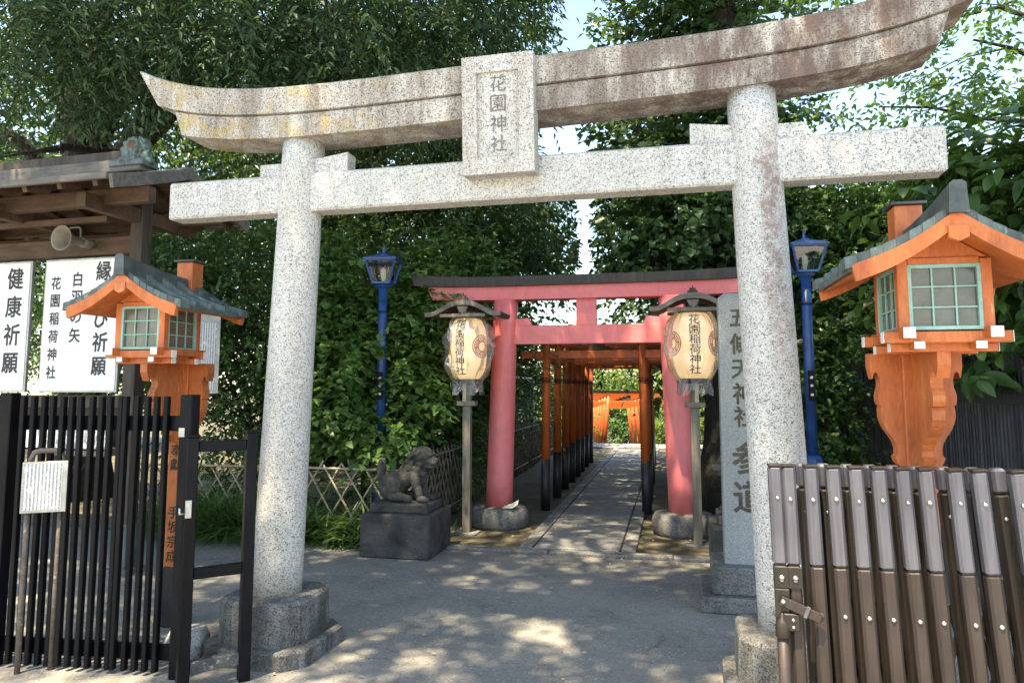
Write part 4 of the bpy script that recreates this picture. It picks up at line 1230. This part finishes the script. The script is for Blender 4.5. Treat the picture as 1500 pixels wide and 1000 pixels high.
# ================================================================== RIGHT REAR FENCES
rf_ = thing('dark_slat_fence', 'dark grey vertical slat fence behind the right orange lantern', 'fence', (2.62, 5.2, 0), R(90))
sm_ = MB().box((0, 0, .91), (.042, .03, 1.80), .003).mesh('slat'); sm_.materials.append(M['slatgrey'])
for k in range(60):
    o = link('slat', sm_, rf_, (k * .072, random.uniform(-.003, .003), random.uniform(-.008, .008))); o.rotation_euler = (0, R(random.uniform(-.4, .4)), 0)
for z in (1.48, .35):
    MB().box((2.13, .030, z), (4.3, .026, .13), .004).build('rail', M['slatgrey'], rf_)
for x in (1.2, 3.2):
    MB().box((x, -.05, .9), (.09, .06, 1.78), .004).build('post', M['slatgrey'], rf_)
bw = thing('charred_plank_wall', 'tall black charred plank wall partly overgrown, behind the right blue lamp', 'wall', (1.15, 9.4, 0), 0)
k = 0; x = 0.0
while x < 2.2:
    w = rnd.uniform(.075, .13); hgt = 2.0 + .28 * x + rnd.uniform(-.05, .05)
    o = MB().box((0, 0, hgt / 2), (w - .008, .025, hgt), .003).build('plank', M['char'], bw, (x + w / 2, rnd.uniform(-.012, .012), 0)); o.rotation_euler = (0, R(rnd.uniform(-.6, .6)), 0)
    x += w
MB().bar((-.05, -.06, 2.03), (2.25, -.06, 2.62), .10, .05).build('sloping_cap', M['char'], bw)
MB().box((1.1, .03, 1.0), (2.2, .03, .1), .003).build('rail', M['char'], bw)
for i, (x, y, z, l, dx, r, lab) in enumerate(((1.83, 9.2, .62, 1.25, -.16, .032, 'long grey bamboo pole leaning on the charred plank wall'), (2.12, 9.15, .0, .95, .0, .045, 'short grey post stub in front of the charred plank wall'))):
    pl = MB().tube([(x, y, z), (x + dx * .5, y + .06, z + l * .5), (x + dx, y + .1, z + l)], [r, r * 1.04, r * .96], 9)
    tag(pl.build('bamboo_pole' if i == 0 else 'post_stub', M['greywood']), lab, 'pole')
vn = MB().tube([(1.2, 9.1, 2.02), (1.5, 9.08, 2.08), (1.75, 9.07, 2.16), (2.0, 9.06, 2.33), (2.2, 9.05, 2.50), (2.4, 9.05, 2.62), (2.65, 9.05, 2.66)], [.03, .028, .03, .034, .03, .03, .03], 8)
tag(vn.build('bare_vine_stem', M['bamboo']), 'thick pale vine stem lying along the sloping top of the charred wall', 'vine')
sh = thing('dark_shed', 'low dark wooden shed with a tin roof behind the right blue lamp', 'shed', (3.2, 11.6, 0))
MB().box((0, 0, 1.25), (4.6, 1.6, 2.5), .02).build('wall', M['char'], sh)
MB().box((0, -.1, 2.62), (5.0, 2.2, .08), .01).build('roof', M['black_roof'], sh)

# ================================================================== VEGETATION
_p = math.atan(106 / 1060); _y = R(12.5)
_fw = np.array([-math.sin(_y) * math.cos(_p), math.cos(_y) * math.cos(_p), math.sin(_p)])
_rt = np.array([math.cos(_y), math.sin(_y), 0]); _up = np.cross(_rt, _fw)
def at(px, py, Y):
    """world point on the plane y = Y that a picture position measures to (for siting crowns)"""
    d = _fw + _rt * (px - 750) / 1060 + _up * (460 - py) / 1060
    return np.array([0, 0, 1.55]) + d * Y / d[1]

def tri_mesh(name, verts, tris, tint=None, mat=None):
    me = bpy.data.meshes.new(name)
    nv, nf = len(verts), len(tris)
    me.vertices.add(nv); me.vertices.foreach_set('co', np.ascontiguousarray(verts, np.float32).ravel())
    me.loops.add(nf * 3); me.loops.foreach_set('vertex_index', np.ascontiguousarray(tris, np.int32).ravel())
    me.polygons.add(nf)
    me.polygons.foreach_set('loop_start', np.arange(0, nf * 3, 3, dtype=np.int32))
    me.polygons.foreach_set('loop_total', np.full(nf, 3, np.int32))
    me.update(calc_edges=True)
    if tint is not None:
        a = me.attributes.new('tint', 'FLOAT', 'FACE'); a.data.foreach_set('value', np.ascontiguousarray(tint, np.float32))
    if mat: me.materials.append(mat)
    return me
def nrm(a): return a / np.maximum(np.linalg.norm(a, axis=-1, keepdims=True), 1e-6)
def leaf_geo(P, D, U, L, W, T, hi=False, fold=.18, droop=.25):
    D = nrm(D); S = nrm(np.cross(D, U)); Nn = nrm(np.cross(S, D))
    L = L[:, None]; W = W[:, None]
    n = len(P)
    if not hi:
        mid = P + D * L * .42
        v = np.stack([P, mid + S * W * .5 + Nn * W * fold, P + D * L - Nn * L * droop * .5, mid - S * W * .5 + Nn * W * fold], 1).reshape(-1, 3)
        b = np.arange(n)[:, None] * 4
        t = np.concatenate([b + np.array([0, 1, 2]), b + np.array([0, 2, 3])], 1).reshape(-1, 3)
        return v, t, np.repeat(T, 2)
    def row(f, w, dz):
        c = P + D * L * f - Nn * L * droop * f * f
        return [c + S * W * w * .5 + Nn * W * fold * w, c, c - S * W * w * .5 + Nn * W * fold * w]
    r1, r2, r3 = row(.22, .75, 0), row(.5, 1, 0), row(.8, .62, 0)
    tip = P + D * L - Nn * L * droop
    v = np.stack([P, *r1, *r2, *r3, tip], 1).reshape(-1, 3)
    q = [(0, 1, 2), (0, 2, 3)]
    for o in (1, 4):
        q += [(o, o + 3, o + 4), (o, o + 4, o + 1), (o + 1, o + 4, o + 5), (o + 1, o + 5, o + 2)]
    q += [(7, 10, 8), (8, 10, 9)]
    q = np.array(q); b = np.arange(n)[:, None, None] * 11
    t = (b + q[None]).reshape(-1, 3)
    return v, t, np.repeat(T, len(q))
NLEAF = 0
def crown_mesh(name, blobs, mat, seed, sprays=14, clump_r=.35, per=9, slen=.45, L=.08, W=.04, droop=.25, flat=.35, hi=False, shell=.55, spread=.8, tint_lo=0, tint_hi=1, ldroop=.25, avoid=None):
    """blobs: (centre, (rx, ry, rz), number of clumps)"""
    global NLEAF
    rg = np.random.default_rng(seed)
    C, CC = [], []
    for c, r, n in blobs:
        d = nrm(rg.normal(size=(n, 3)))
        f = shell + (1 - shell) * rg.random(n) ** .6
        p = np.array(c) + d * np.array(r) * f[:, None]
        C.append(p); CC.append(np.tile(np.array(c), (n, 1)))
    C = np.concatenate(C); CC = np.concatenate(CC)
    ct = rg.random(len(C))
    k = np.repeat(np.arange(len(C)), sprays)
    S = C[k] + rg.normal(size=(len(k), 3)) * clump_r * np.array([1, 1, .6])
    out = nrm(S - CC[k] + np.array([0, 0, .001]))
    sd = nrm(out * np.array([1, 1, .45]) + rg.normal(size=S.shape) * .55 + np.array([0, 0, -droop]))
    stint = np.clip(.78 * ct[k] ** 1.3 + .06 + rg.normal(size=len(k)) * .12, 0, 1)
    j = np.repeat(np.arange(len(S)), per)
    f = np.tile(np.linspace(.08, 1, per), len(S)) + rg.normal(size=len(j)) * .03
    ln = slen * (.65 + .7 * rg.random(len(S)))[j]
    P = S[j] + sd[j] * (ln * f)[:, None] + np.array([0, 0, -1]) * (droop * ln * f * f)[:, None]
    side = nrm(np.cross(sd[j], np.array([0, 0, 1.0]) + rg.normal(size=(len(j), 3)) * .15))
    sg = np.where(np.arange(len(j)) % 2 == 0, 1, -1)[:, None]
    D = side * sg * spread + sd[j] * .6 + np.array([0, 0, -.25]) + rg.normal(size=P.shape) * .25
    U = np.array([0, 0, 1.0]) + rg.normal(size=P.shape) * flat + out[j] * .25
    LL = L * (.5 + .85 * rg.random(len(j))); WW = W * (.75 + .5 * rg.random(len(j)))
    T = np.clip(stint[j] + rg.normal(size=len(j)) * .16, 0, 1) * (tint_hi - tint_lo) + tint_lo
    if avoid is not None:
        m = ~avoid(P); P, D, U, LL, WW, T = P[m], D[m], U[m], LL[m], WW[m], T[m]
    v, t, tt = leaf_geo(P, D, U, LL, WW, T, hi, droop=ldroop)
    NLEAF += len(t)
    return tri_mesh(name, v, t, tt, mat)
def branchy(base, top, r0, r1, limbs, seed, wob=.12, n=9):
    """tapered trunk plus limbs [(t, end, r)]"""
    rn = random.Random(seed); mb = MB()
    b, tp = Vector(base), Vector(top); pts = []; rad = []
    for i in range(n + 1):
        f = i / n
        p = b.lerp(tp, f) + Vector((rn.uniform(-wob, wob), rn.uniform(-wob, wob), 0)) * (f * (1.3 - f))
        pts.append(p); rad.append((r0 * (1 + .5 * max(0, .12 - f) / .12) * (1 - f) + r1 * f))
    mb.tube(pts, rad, 14)
    for f, e, r in limbs:
        i = min(n - 1, int(f * n)); a = pts[i].lerp(pts[i + 1], f * n - i); e = Vector(e)
        L = (e - a).length; lp = []; lr = []
        for q in range(7):
            g = q / 6
            lp.append(a.lerp(e, g) + Vector((rn.uniform(-1, 1), rn.uniform(-1, 1), rn.uniform(-1, 1))) * L * .035 * (g * 2 * (1.2 - g)) + Vector((0, 0, L * .10 * math.sin(math.pi * g))))
            lr.append(r * (1 - .8 * g))
        mb.tube(lp, lr, 8)
        for q in (2, 3, 4, 5):
            d = Vector((rn.uniform(-1, 1), rn.uniform(-1, 1), rn.uniform(-.3, .6))).normalized() * L * rn.uniform(.2, .4)
            mb.tube([lp[q], lp[q] + d * .5 + Vector((0, 0, .03 * L)), lp[q] + d], [lr[q] * .55, lr[q] * .38, .006], 5)
    return mb
def tree(name, label, cat, group, base, top, r0, limbs, blobs, mat, seed, trunk_mat='bark', r1=None, lift=(0, 0, 0), **kw):
    t = thing(name, label, cat, tuple(base), 0, group)
    b = Vector(base)
    mb = branchy((0, 0, -.05), tuple(Vector(top) - b), r0, r1 or r0 * .45, [(f, tuple(Vector(e) - b), r) for f, e, r in limbs], seed)
    mb.build('trunk', M[trunk_mat], t)
    bl = [(np.array(c) - np.array(base) + np.array(lift), r, n) for c, r, n in blobs]
    if kw.get('avoid') is not None:
        f0 = kw['avoid']; ba = np.array(base); kw['avoid'] = lambda P: f0(P + ba)
    link('crown', crown_mesh('crown', bl, M[mat], seed, **kw), t)
    return t

def open_gap(P):
    """slot of clear air between the crowns left and right of the path"""
    u = P[:, 0] + .115 * P[:, 1]; z = P[:, 2]
    mid = -.035 * (z - 3.5); half = .12 + .06 * np.abs(z - 3.4)
    up = (z > 4.9) & (z < 6.1)
    mid = np.where(up, -.33, mid); half = np.where(up, .36, half)
    return (np.abs(u - mid) < half * (1 + .45 * np.sin(z * 5.3 + P[:, 1] * 1.7))) & (z > 2.4)
def trunk_view(P):
    """the big crown is open on the forecourt side of its fork"""
    d = -bL[:2] / np.linalg.norm(bL[:2]); q = P[:, :2] - bL[:2]
    t = q @ d; w = q @ np.array([-d[1], d[0]])
    return (t > .2) & (t < 4.5) & (np.abs(w + .05) < .62 + .12 * np.sin(P[:, 2] * 4)) & (P[:, 2] > 2.8) & (P[:, 2] < 5.1 - .28 * t)
LIFT = (-.5, -1.2, 3.0)
def light_well(P):
    """thin place in the canopy over the forecourt, where sun comes through in patches"""
    x, y = P[:, 0] - LIFT[0], P[:, 1] - LIFT[1]
    q = np.sin(x * 3.1 + 1.3) * np.sin(y * 3.7 + .4) + .5 * np.sin(x * 7.3 + y * 5.1)
    return (((x + 1.65) / 1.35) ** 2 + ((y - 1.45) / 1.1) ** 2 < 1) & (q > .5)
TG = 'trees around the shrine entrance'
# --- big left tree (fine hanging leaves)
bL = at(125, 560, 8.8); bL[2] = 0
tree('zelkova_tree', 'big forked tree with hanging fine leaves rising behind the notice board', 'tree', TG, bL, (bL[0] - .5, 9.2, 7.5), .34,
     [(.38, at(60, -60, 8.6), .22), (.42, at(300, -40, 8.0), .20), (.55, at(470, 40, 7.6), .16), (.5, at(-80, 120, 7.5), .16), (.7, at(420, -200, 8.5), .2), (.62, at(650, -40, 8.6), .14)],
     [(at(40, 20, 6.6), (1.5, 1.1, .9), 26), (at(230, 30, 7.0), (1.6, 1.1, .8), 30), (at(420, 50, 7.2), (1.5, 1.1, .7), 28), (at(560, 90, 8.0), (1.4, 1.1, .8), 28),
      (at(330, -160, 8.0), (3.0, 2.2, 1.2), 44), (at(60, -150, 8.0), (2.4, 2.0, 1.2), 34), (at(640, -20, 8.4), (1.4, 1.6, .7), 26), (at(730, -130, 9.0), (1.9, 2.0, .9), 26)],
     'leaf_zelkova', 21, sprays=17, clump_r=.42, per=13, slen=.62, L=.125, W=.038, droop=.55, flat=.35, shell=.4, ldroop=.4, avoid=lambda P: open_gap(P) | trunk_view(P))
# --- second trunk, tree behind left of sky gap; deep shade put into leaf tint
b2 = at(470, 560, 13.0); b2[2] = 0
tree('camphor_tree', 'tall shade-toned evergreen tree left of the sky gap above the pink torii', 'tree', TG, b2, (b2[0], 13.0, 9), .38,
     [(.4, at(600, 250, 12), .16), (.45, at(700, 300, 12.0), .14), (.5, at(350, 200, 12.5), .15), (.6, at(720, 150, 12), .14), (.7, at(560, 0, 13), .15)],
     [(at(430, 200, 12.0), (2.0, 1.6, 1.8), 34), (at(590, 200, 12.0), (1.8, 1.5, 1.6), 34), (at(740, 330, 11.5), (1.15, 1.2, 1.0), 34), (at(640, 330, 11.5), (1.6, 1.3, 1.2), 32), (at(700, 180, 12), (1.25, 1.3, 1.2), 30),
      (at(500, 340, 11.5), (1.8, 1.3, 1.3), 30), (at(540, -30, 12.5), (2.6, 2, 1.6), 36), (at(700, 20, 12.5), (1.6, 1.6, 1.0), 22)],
     'leaf_dark', 22, sprays=20, clump_r=.42, per=11, slen=.5, L=.12, W=.055, droop=.2, flat=.4, shell=.35, tint_hi=.55, avoid=open_gap)  # lowered upper tint stands in for the missing sky light here
# --- right evergreen (round leaves), trunk behind the right paper lantern
b3 = np.array([.62, 9.5, 0.])
tree('ginkgo_tree', 'large dark leafy tree behind the right half of the stone torii', 'tree', TG, b3, (b3[0] + .2, 10.4, 8.2), .30,
     [(.36, at(930, 330, 9.8), .12), (.42, at(1120, 250, 10), .13), (.5, at(900, 180, 10), .12), (.6, at(1000, 40, 10.5), .14), (.65, at(1180, 60, 10.5), .12)],
     [(at(985, 330, 10.2), (1.02, 1.2, .85), 46), (at(1060, 350, 10.0), (1.0, 1.0, .8), 34), (at(960, 235, 10.6), (1.0, 1.2, .8), 36), (at(1075, 240, 10.6), (1.0, 1.2, .9), 32), (at(1160, 340, 10.6), (.6, .8, .6), 14),
      (at(960, 90, 11.0), (1.25, 1.4, .9), 36), (at(1085, 50, 11.0), (1.15, 1.4, .8), 34), (at(1010, -120, 10.5), (2.4, 2.2, 1.1), 44), (at(880, -190, 9.5), (1.8, 2.0, .8), 22)],
     'leaf_dark', 23, sprays=15, clump_r=.30, per=8, slen=.38, L=.115, W=.10, droop=.15, flat=.45, shell=.35, tint_lo=.15, avoid=open_gap)
# --- right, light leaves against the sky
b4 = np.array([6.2, 9.5, 0.])
tree('cherry_tree', 'light green thin leaved tree against the bright sky at the upper right', 'tree', TG, b4, (5.7, 9.3, 6.0), .20,
     [(.5, at(1380, 190, 9.0), .05), (.6, at(1290, 160, 9.0), .05), (.7, at(1420, 60, 8.5), .06), (.8, at(1330, 20, 8.5), .05), (.45, at(1470, 200, 8.8), .05)],
     [(at(1470, 60, 8.4), (.75, .9, .9), 13), (at(1400, 130, 8.6), (.9, .9, .5), 9), (at(1460, 165, 8.6), (.6, .8, .5), 9), (at(1330, 130, 9.0), (.8, .9, .45), 5), (at(1250, 150, 9.4), (.6, .8, .35), 4), (at(1480, -60, 8.2), (1.4, 1.4, .8), 18), (at(1300, -110, 8.0), (1.6, 1.6, .6), 8)],
     'leaf_light', 24, sprays=7, clump_r=.28, per=9, slen=.42, L=.10, W=.048, droop=.3, flat=.45, shell=.2)
# --- canopy limb over the entrance (mostly above the frame)
b5 = np.array([4.6, 7.6, 0.])
tree('broadleaf_tree', 'tall tree at the far right whose high limbs reach over the entrance', 'tree', TG, b5, (3.8, 6.8, 9.8), .30,
     [(.75, (1.2, 5.2, 10.0), .13), (.8, (2.6, 3.0, 10.2), .13), (.7, (2.4, 1.8, 9.6), .12), (.82, (-1.0, 4.2, 10.4), .11), (.85, (.0, 1.8, 10.2), .11)],
     [((2.8, 5.6, 7.2), (1.8, 1.7, .7), 40), ((.9, 5.2, 7.4), (1.8, 1.7, .6), 48), ((-1.0, 5.6, 7.5), (1.8, 1.7, .6), 48), ((3.6, 4.8, 7.0), (1.4, 1.5, .7), 24),
      ((2.4, 2.8, 7.0), (1.9, 1.5, .6), 84), ((.2, 2.5, 7.2), (1.9, 1.6, .6), 104), ((4.4, 3.2, 6.6), (1.6, 1.5, .8), 30), ((1.2, 7.8, 8.0), (1.6, 1.4, .7), 26), ((-1.0, 8.4, 8.2), (1.6, 1.4, .7), 24)],
     'leaf_mid', 25, sprays=15, clump_r=.38, per=10, slen=.45, L=.11, W=.055, droop=.3, flat=.4, shell=.3, avoid=light_well, lift=LIFT)
b6 = np.array([-6.4, 2.6, 0.])
tree('street_tree', 'tall tree at the left outside the frame whose limbs shade the fence', 'tree', TG, b6, (-5.6, 2.4, 9.6), .30,
     [(.8, (-3.4, 1.6, 10.0), .13), (.85, (-4.0, 4.4, 10.2), .13), (.8, (-2.4, 2.0, 10.4), .11)],
     [((-2.6, 2.5, 7.1), (1.9, 1.7, .6), 104), ((-4.8, 2.8, 6.9), (1.7, 1.6, .7), 60), ((-3.0, 5.6, 7.5), (1.8, 1.6, .6), 34), ((-5.2, 5.4, 7.2), (1.8, 1.6, .7), 32), ((-6.8, 3.8, 6.9), (1.7, 1.7, .8), 26), ((-4.4, 7.0, 9.0), (2.0, 1.6, .7), 20), ((-7.0, 6.4, 8.8), (2.0, 1.8, .8), 18)],
     'leaf_mid', 26, sprays=15, clump_r=.38, per=10, slen=.45, L=.11, W=.055, droop=.3, flat=.4, shell=.3, avoid=light_well, lift=LIFT)

HG = 'shrubs and hedges behind the fences'
def shrub(name, label, base, blobs, mat, seed, h=1.4, r0=.045, **kw):
    base = np.array(base, float)
    limbs = [(.3 + .1 * i, tuple(np.array(c) * .9 + base * .1 + np.array([0, 0, .0])), r0 * .6) for i, (c, r, n) in enumerate(blobs[:5])]
    return tree(name, label, 'shrub', HG, base, tuple(base + np.array([0, .05, h])), r0, limbs, blobs, mat, seed, **kw)
# dark hedge behind the notice board and left pillar
shrub('evergreen_hedge', 'dark evergreen hedge between the notice board and the left stone pillar', (-4.9, 8.0, 0),
      [(at(260, 400, 7.9), (.9, .5, .7), 30), (at(330, 480, 7.8), (.9, .5, .8), 34), (at(240, 520, 7.9), (1.0, .5, .8), 28), (at(390, 420, 8.6), (.8, .5, .8), 30), (at(330, 600, 7.8), (1.0, .45, .6), 28), (at(160, 440, 8.2), (1.2, .6, .9), 26), (at(60, 480, 8.6), (1.4, .7, 1.2), 26), (at(420, 560, 8.6), (.8, .4, .7), 24), (at(330, 350, 8.4), (1.4, .6, .6), 28)],
      'leaf_gloss', 31, 1.8, sprays=16, clump_r=.22, per=9, slen=.30, L=.085, W=.040, droop=.25, flat=.45, shell=.35)
shrub('maple_leaved_shrub', 'light green broad leaved shrub in front of the left blue lamp', (-3.35, 7.95, 0),
      [(at(470, 440, 7.80), (.45, .22, .42), 40), (at(610, 455, 8.05), (.5, .24, .42), 46), (at(490, 525, 7.62), (.45, .20, .40), 44), (at(615, 560, 7.85), (.42, .22, .35), 34), (at(485, 600, 7.58), (.42, .20, .28), 34), (at(565, 632, 7.50), (.36, .16, .15), 22), (at(660, 500, 8.5), (.4, .25, .45), 24), (at(460, 375, 8.0), (.38, .25, .38), 26), (at(560, 490, 7.98), (.45, .12, .5), 40)],
      'leaf_light', 32, 1.6, sprays=7, clump_r=.13, per=6, slen=.24, L=.10, W=.092, droop=.3, flat=.28, shell=.3, tint_lo=.1, ldroop=.2)
shrub('evergreen_shrub', 'dark green shrub between the left paper lantern and the pink pillar', (-3.4, 9.4, 0),
      [(at(640, 600, 9.2), (.7, .5, .7), 34), (at(700, 520, 9.3), (.6, .5, .7), 30), (at(600, 470, 9.9), (.9, .5, .9), 34), (at(680, 400, 10), (.8, .5, .6), 24), (at(540, 420, 9.6), (.9, .5, .9), 30), (at(480, 560, 9.2), (1.0, .4, .8), 24), (at(620, 660, 9.0), (.8, .4, .45), 20)],
      'leaf_gloss', 33, 1.6, sprays=15, clump_r=.22, per=9, slen=.3, L=.085, W=.045, droop=.2, flat=.45, shell=.35)
shrub('leafy_sapling', 'pale young shoots standing above the hedge beside the left end of the pink torii', (-4.0, 9.0, 0),
      [(at(665, 375, 9.0), (.5, .3, .32), 9), (at(600, 380, 9.2), (.35, .3, .3), 7), (at(700, 400, 9.3), (.35, .3, .25), 6)],
      'leaf_mid', 34, 2.2, sprays=7, clump_r=.16, per=8, slen=.32, L=.10, W=.045, droop=.1, flat=.4, shell=.2, tint_lo=.2)
shrub('evergreen_shrub', 'dark foliage filling the ground behind the lattice along the tunnel', (-4.0, 13.0, 0),
      [((-3.6, 10.8, .9), (.5, 1.0, .9), 30), ((-3.6, 12.8, 1.1), (.5, 1.2, 1.1), 34), ((-3.5, 15.0, 1.2), (.5, 1.4, 1.2), 34), ((-3.4, 17.0, 1.3), (.5, 1.2, 1.3), 26), ((-4.0, 12.5, 2.3), (.8, 2.0, .8), 34), ((-3.8, 16.0, 2.4), (.7, 1.5, .7), 24)],
      'leaf_dark', 35, 1.6, sprays=15, clump_r=.28, per=9, slen=.34, L=.10, W=.05, droop=.2, flat=.45, shell=.35, tint_lo=.1)
shrub('camellia_hedge', 'glossy camellia hedge right of the stone torii above the charred wall', (2.2, 9.9, 0),
      [(at(1240, 340, 9.8), (.8, .5, .6), 36), (at(1330, 330, 9.6), (.8, .5, .6), 34), (at(1210, 420, 9.6), (.45, .4, .45), 24), (at(1390, 300, 9.2), (.7, .5, .5), 26), (at(1240, 290, 10.2), (.9, .5, .4), 24)],
      'leaf_gloss', 36, 2.2, sprays=16, clump_r=.20, per=8, slen=.26, L=.085, W=.05, droop=.25, flat=.42, shell=.35, tint_lo=.15)
shrub('ivy_bush', 'leafy climber hanging on the charred wall beside the right blue lamp', (1.55, 9.2, 0),
      [(at(1215, 550, 9.0), (.26, .16, .36), 16), (at(1230, 480, 9.1), (.3, .15, .28), 14), (at(1215, 620, 8.9), (.24, .15, .3), 12), (at(1180, 520, 9.1), (.3, .2, .6), 14), (at(1210, 665, 8.8), (.3, .15, .12), 8)],
      'leaf_mid', 37, 1.2, r0=.03, sprays=8, clump_r=.12, per=7, slen=.18, L=.075, W=.055, droop=.3, flat=.35, shell=.3)
shrub('magnolia_bush', 'broad leaved bush with big shiny leaves behind the right orange lantern', (3.6, 7.4, 0),
      [(at(1460, 290, 7.0), (.55, .5, .5), 20), (at(1490, 400, 6.8), (.45, .5, .5), 18), (at(1440, 240, 7.4), (.5, .5, .3), 12), (at(1480, 480, 6.6), (.4, .45, .4), 14), (at(1430, 470, 7.2), (.4, .4, .4), 10), (at(1560, 330, 6.6), (.6, .6, .8), 14)],
      'leaf_big', 38, 2.2, sprays=6, clump_r=.22, per=7, slen=.25, L=.19, W=.085, droop=.0, flat=.30, hi=True, shell=.3, spread=.9, ldroop=.3)
shrub('dark_bush', 'dark leafy bush in the gap under the far bright torii', (-1.6, 27.6, -1.3),
      [((-1.4, 27.5, -.2), (.8, .5, 1.1), 26), ((-2.6, 27.8, .3), (.9, .5, 1.4), 26), ((.2, 27.8, .0), (.9, .5, 1.2), 26), ((1.8, 27.8, .0), (1.0, .5, 1.3), 22), ((-4.4, 27.8, .2), (1.1, .5, 1.5), 22)],
      'leaf_mid', 40, 1.2, sprays=12, clump_r=.26, per=8, slen=.35, L=.15, W=.08, droop=.2, flat=.4, shell=.3)
shrub('sunlit_bush', 'bright yellow green bush in the sun beyond the right of the tunnel', (.2, 20.5, -1.3),
      [((.1, 20.3, .2), (.6, .4, .7), 26), ((1.0, 20.4, .4), (.8, .4, .9), 26), ((-2.9, 20.8, .2), (.5, .4, .6), 16)],
      'leaf_sun', 39, 1.2, sprays=9, clump_r=.2, per=7, slen=.3, L=.16, W=.06, droop=.3, flat=.4, shell=.3)
# sunny trees beyond
for i, (x, y, h, rr, s) in enumerate(((-4.2, 30, 5.0, 2.2, 41), (-.6, 34, 4.2, 2.6, 42), (3.4, 31, 5.2, 2.6, 43))):
    b = np.array([x, y, -1.3])
    lab = ('sunlit yellow green tree far behind the left end of the tunnel', 'sunlit round tree seen straight through the end of the tunnel', 'sunlit tree far behind the right paper lantern')[i]
    tree('sunlit_tree', lab, 'tree', 'sunlit trees beyond the path', b, b + np.array([0, 0, h]), .18, [(.5, b + np.array([1.2, 0, h * .8]), .08), (.55, b + np.array([-1.2, .3, h * .8]), .08)],
         [(b + np.array([0, 0, h * .75]), (rr, rr * .8, h * .38), 40), (b + np.array([rr * .7, -.5, h * .55]), (rr * .7, rr * .6, h * .25), 22), (b + np.array([-rr * .7, -.4, h * .55]), (rr * .7, rr * .6, h * .25), 22)],
         'leaf_sun', s, sprays=14, clump_r=.45, per=8, slen=.5, L=.20, W=.10, droop=.25, flat=.4, shell=.3)
# far wood behind everything on both sides
fwm = crown_mesh('far_wood', [(at(60, 250, 15), (3.0, 1.5, 5.0), 70), (at(250, 250, 15.5), (2.6, 1.4, 5.0), 70), (at(430, 250, 15.5), (2.4, 1.4, 4.6), 60), (at(590, 300, 16), (2.2, 1.4, 4.4), 56), (at(710, 400, 16.5), (1.3, 1.2, 2.6), 36), (at(-120, 300, 13), (3, 2, 5), 40),
                             (at(1120, 430, 14), (1.4, 1.0, 1.9), 36), (at(1270, 470, 13.5), (1.9, 1.0, 1.7), 40), (at(1420, 470, 12.5), (1.8, 1.0, 1.5), 36), (at(1580, 450, 12), (2, 1.5, 1.6), 26), (at(1010, 420, 15), (1.0, 1.0, 1.6), 24)],
                 M['leaf_dark'], 51, sprays=22, clump_r=.65, per=9, slen=.7, L=.20, W=.10, droop=.2, flat=.5, shell=.2, avoid=open_gap)
tag(link('far_wood', fwm), 'dark mass of trees filling the background', 'trees', kind='stuff')

# ---- bamboo grass under the lattice fence
rg = np.random.default_rng(61)
def grass(n, x0, x1, y0, y1, z, L, W, seed, spread=.9):
    rg = np.random.default_rng(seed)
    nt_ = n // 7
    C = np.stack([rg.uniform(x0, x1, nt_), rg.uniform(y0, y1, nt_), z * rg.random(nt_) ** 1.6 + .02], 1)
    k = np.repeat(np.arange(nt_), 7)
    a = rg.uniform(0, 6.28, len(k)); el = rg.uniform(.1, 1.1, len(k))
    D = np.stack([np.cos(a) * np.cos(el) * spread, np.sin(a) * np.cos(el) * spread - .25, np.sin(el)], 1)
    P = C[k] + rg.normal(size=(len(k), 3)) * .012
    return leaf_geo(P, D, np.array([0, 0, 1.0]) + rg.normal(size=P.shape) * .25, L * (.6 + .7 * rg.random(len(k))), W * (.7 + .6 * rg.random(len(k))), np.clip(rg.normal(.5, .22, len(k)), 0, 1), hi=True, fold=.12, droop=.45)
parts = [grass(3000, -5.6, -2.85, 6.66, 7.0, .22, .20, .018, 62), grass(1400, -5.8, -2.9, 7.2, 7.6, .55, .24, .022, 63), grass(160, -2.6, -2.3, 7.1, 7.4, .06, .14, .012, 64), grass(1500, -5.2, -3.9, 6.66, 7.0, .12, .42, .015, 65, .45)]
vo = 0; VV, TT, CC_ = [], [], []
for v, t, c in parts: VV.append(v); TT.append(t + vo); CC_.append(c); vo += len(v)
tag(link('bamboo_grass', tri_mesh('bamboo_grass', np.concatenate(VV), np.concatenate(TT), np.concatenate(CC_), M['grass'])), 'green bamboo grass growing under the lattice fence', 'grass', kind='stuff')
# ---- fallen leaves on the asphalt
n = 320
yy = np.where(rg.random(n) < .35, 6.78 - np.abs(rg.normal(size=n)) * .10, rg.uniform(3.2, 8.5, n))
P = np.stack([rg.uniform(-4.6, 1.6, n), yy, np.full(n, .006)], 1); P[:, 2] = np.where(P[:, 1] > 6.8, .045, .012)
a = rg.uniform(0, 6.28, n)
v, t, c = leaf_geo(P, np.stack([np.cos(a), np.sin(a), np.zeros(n)], 1), np.array([0, 0, 1.0]) + rg.normal(size=P.shape) * .2, .028 * (.4 + rg.random(n)), .015 * (.5 + rg.random(n)), rg.random(n), droop=.05)
tag(link('fallen_leaves', tri_mesh('fallen_leaves', v, t, c, M['bamboo'])), 'small dry leaves scattered on the ground', 'leaves', kind='stuff')
print('leaf tris', NLEAF, 'all', sum(len(o.data.polygons) for o in bpy.data.objects if o.type == 'MESH'))
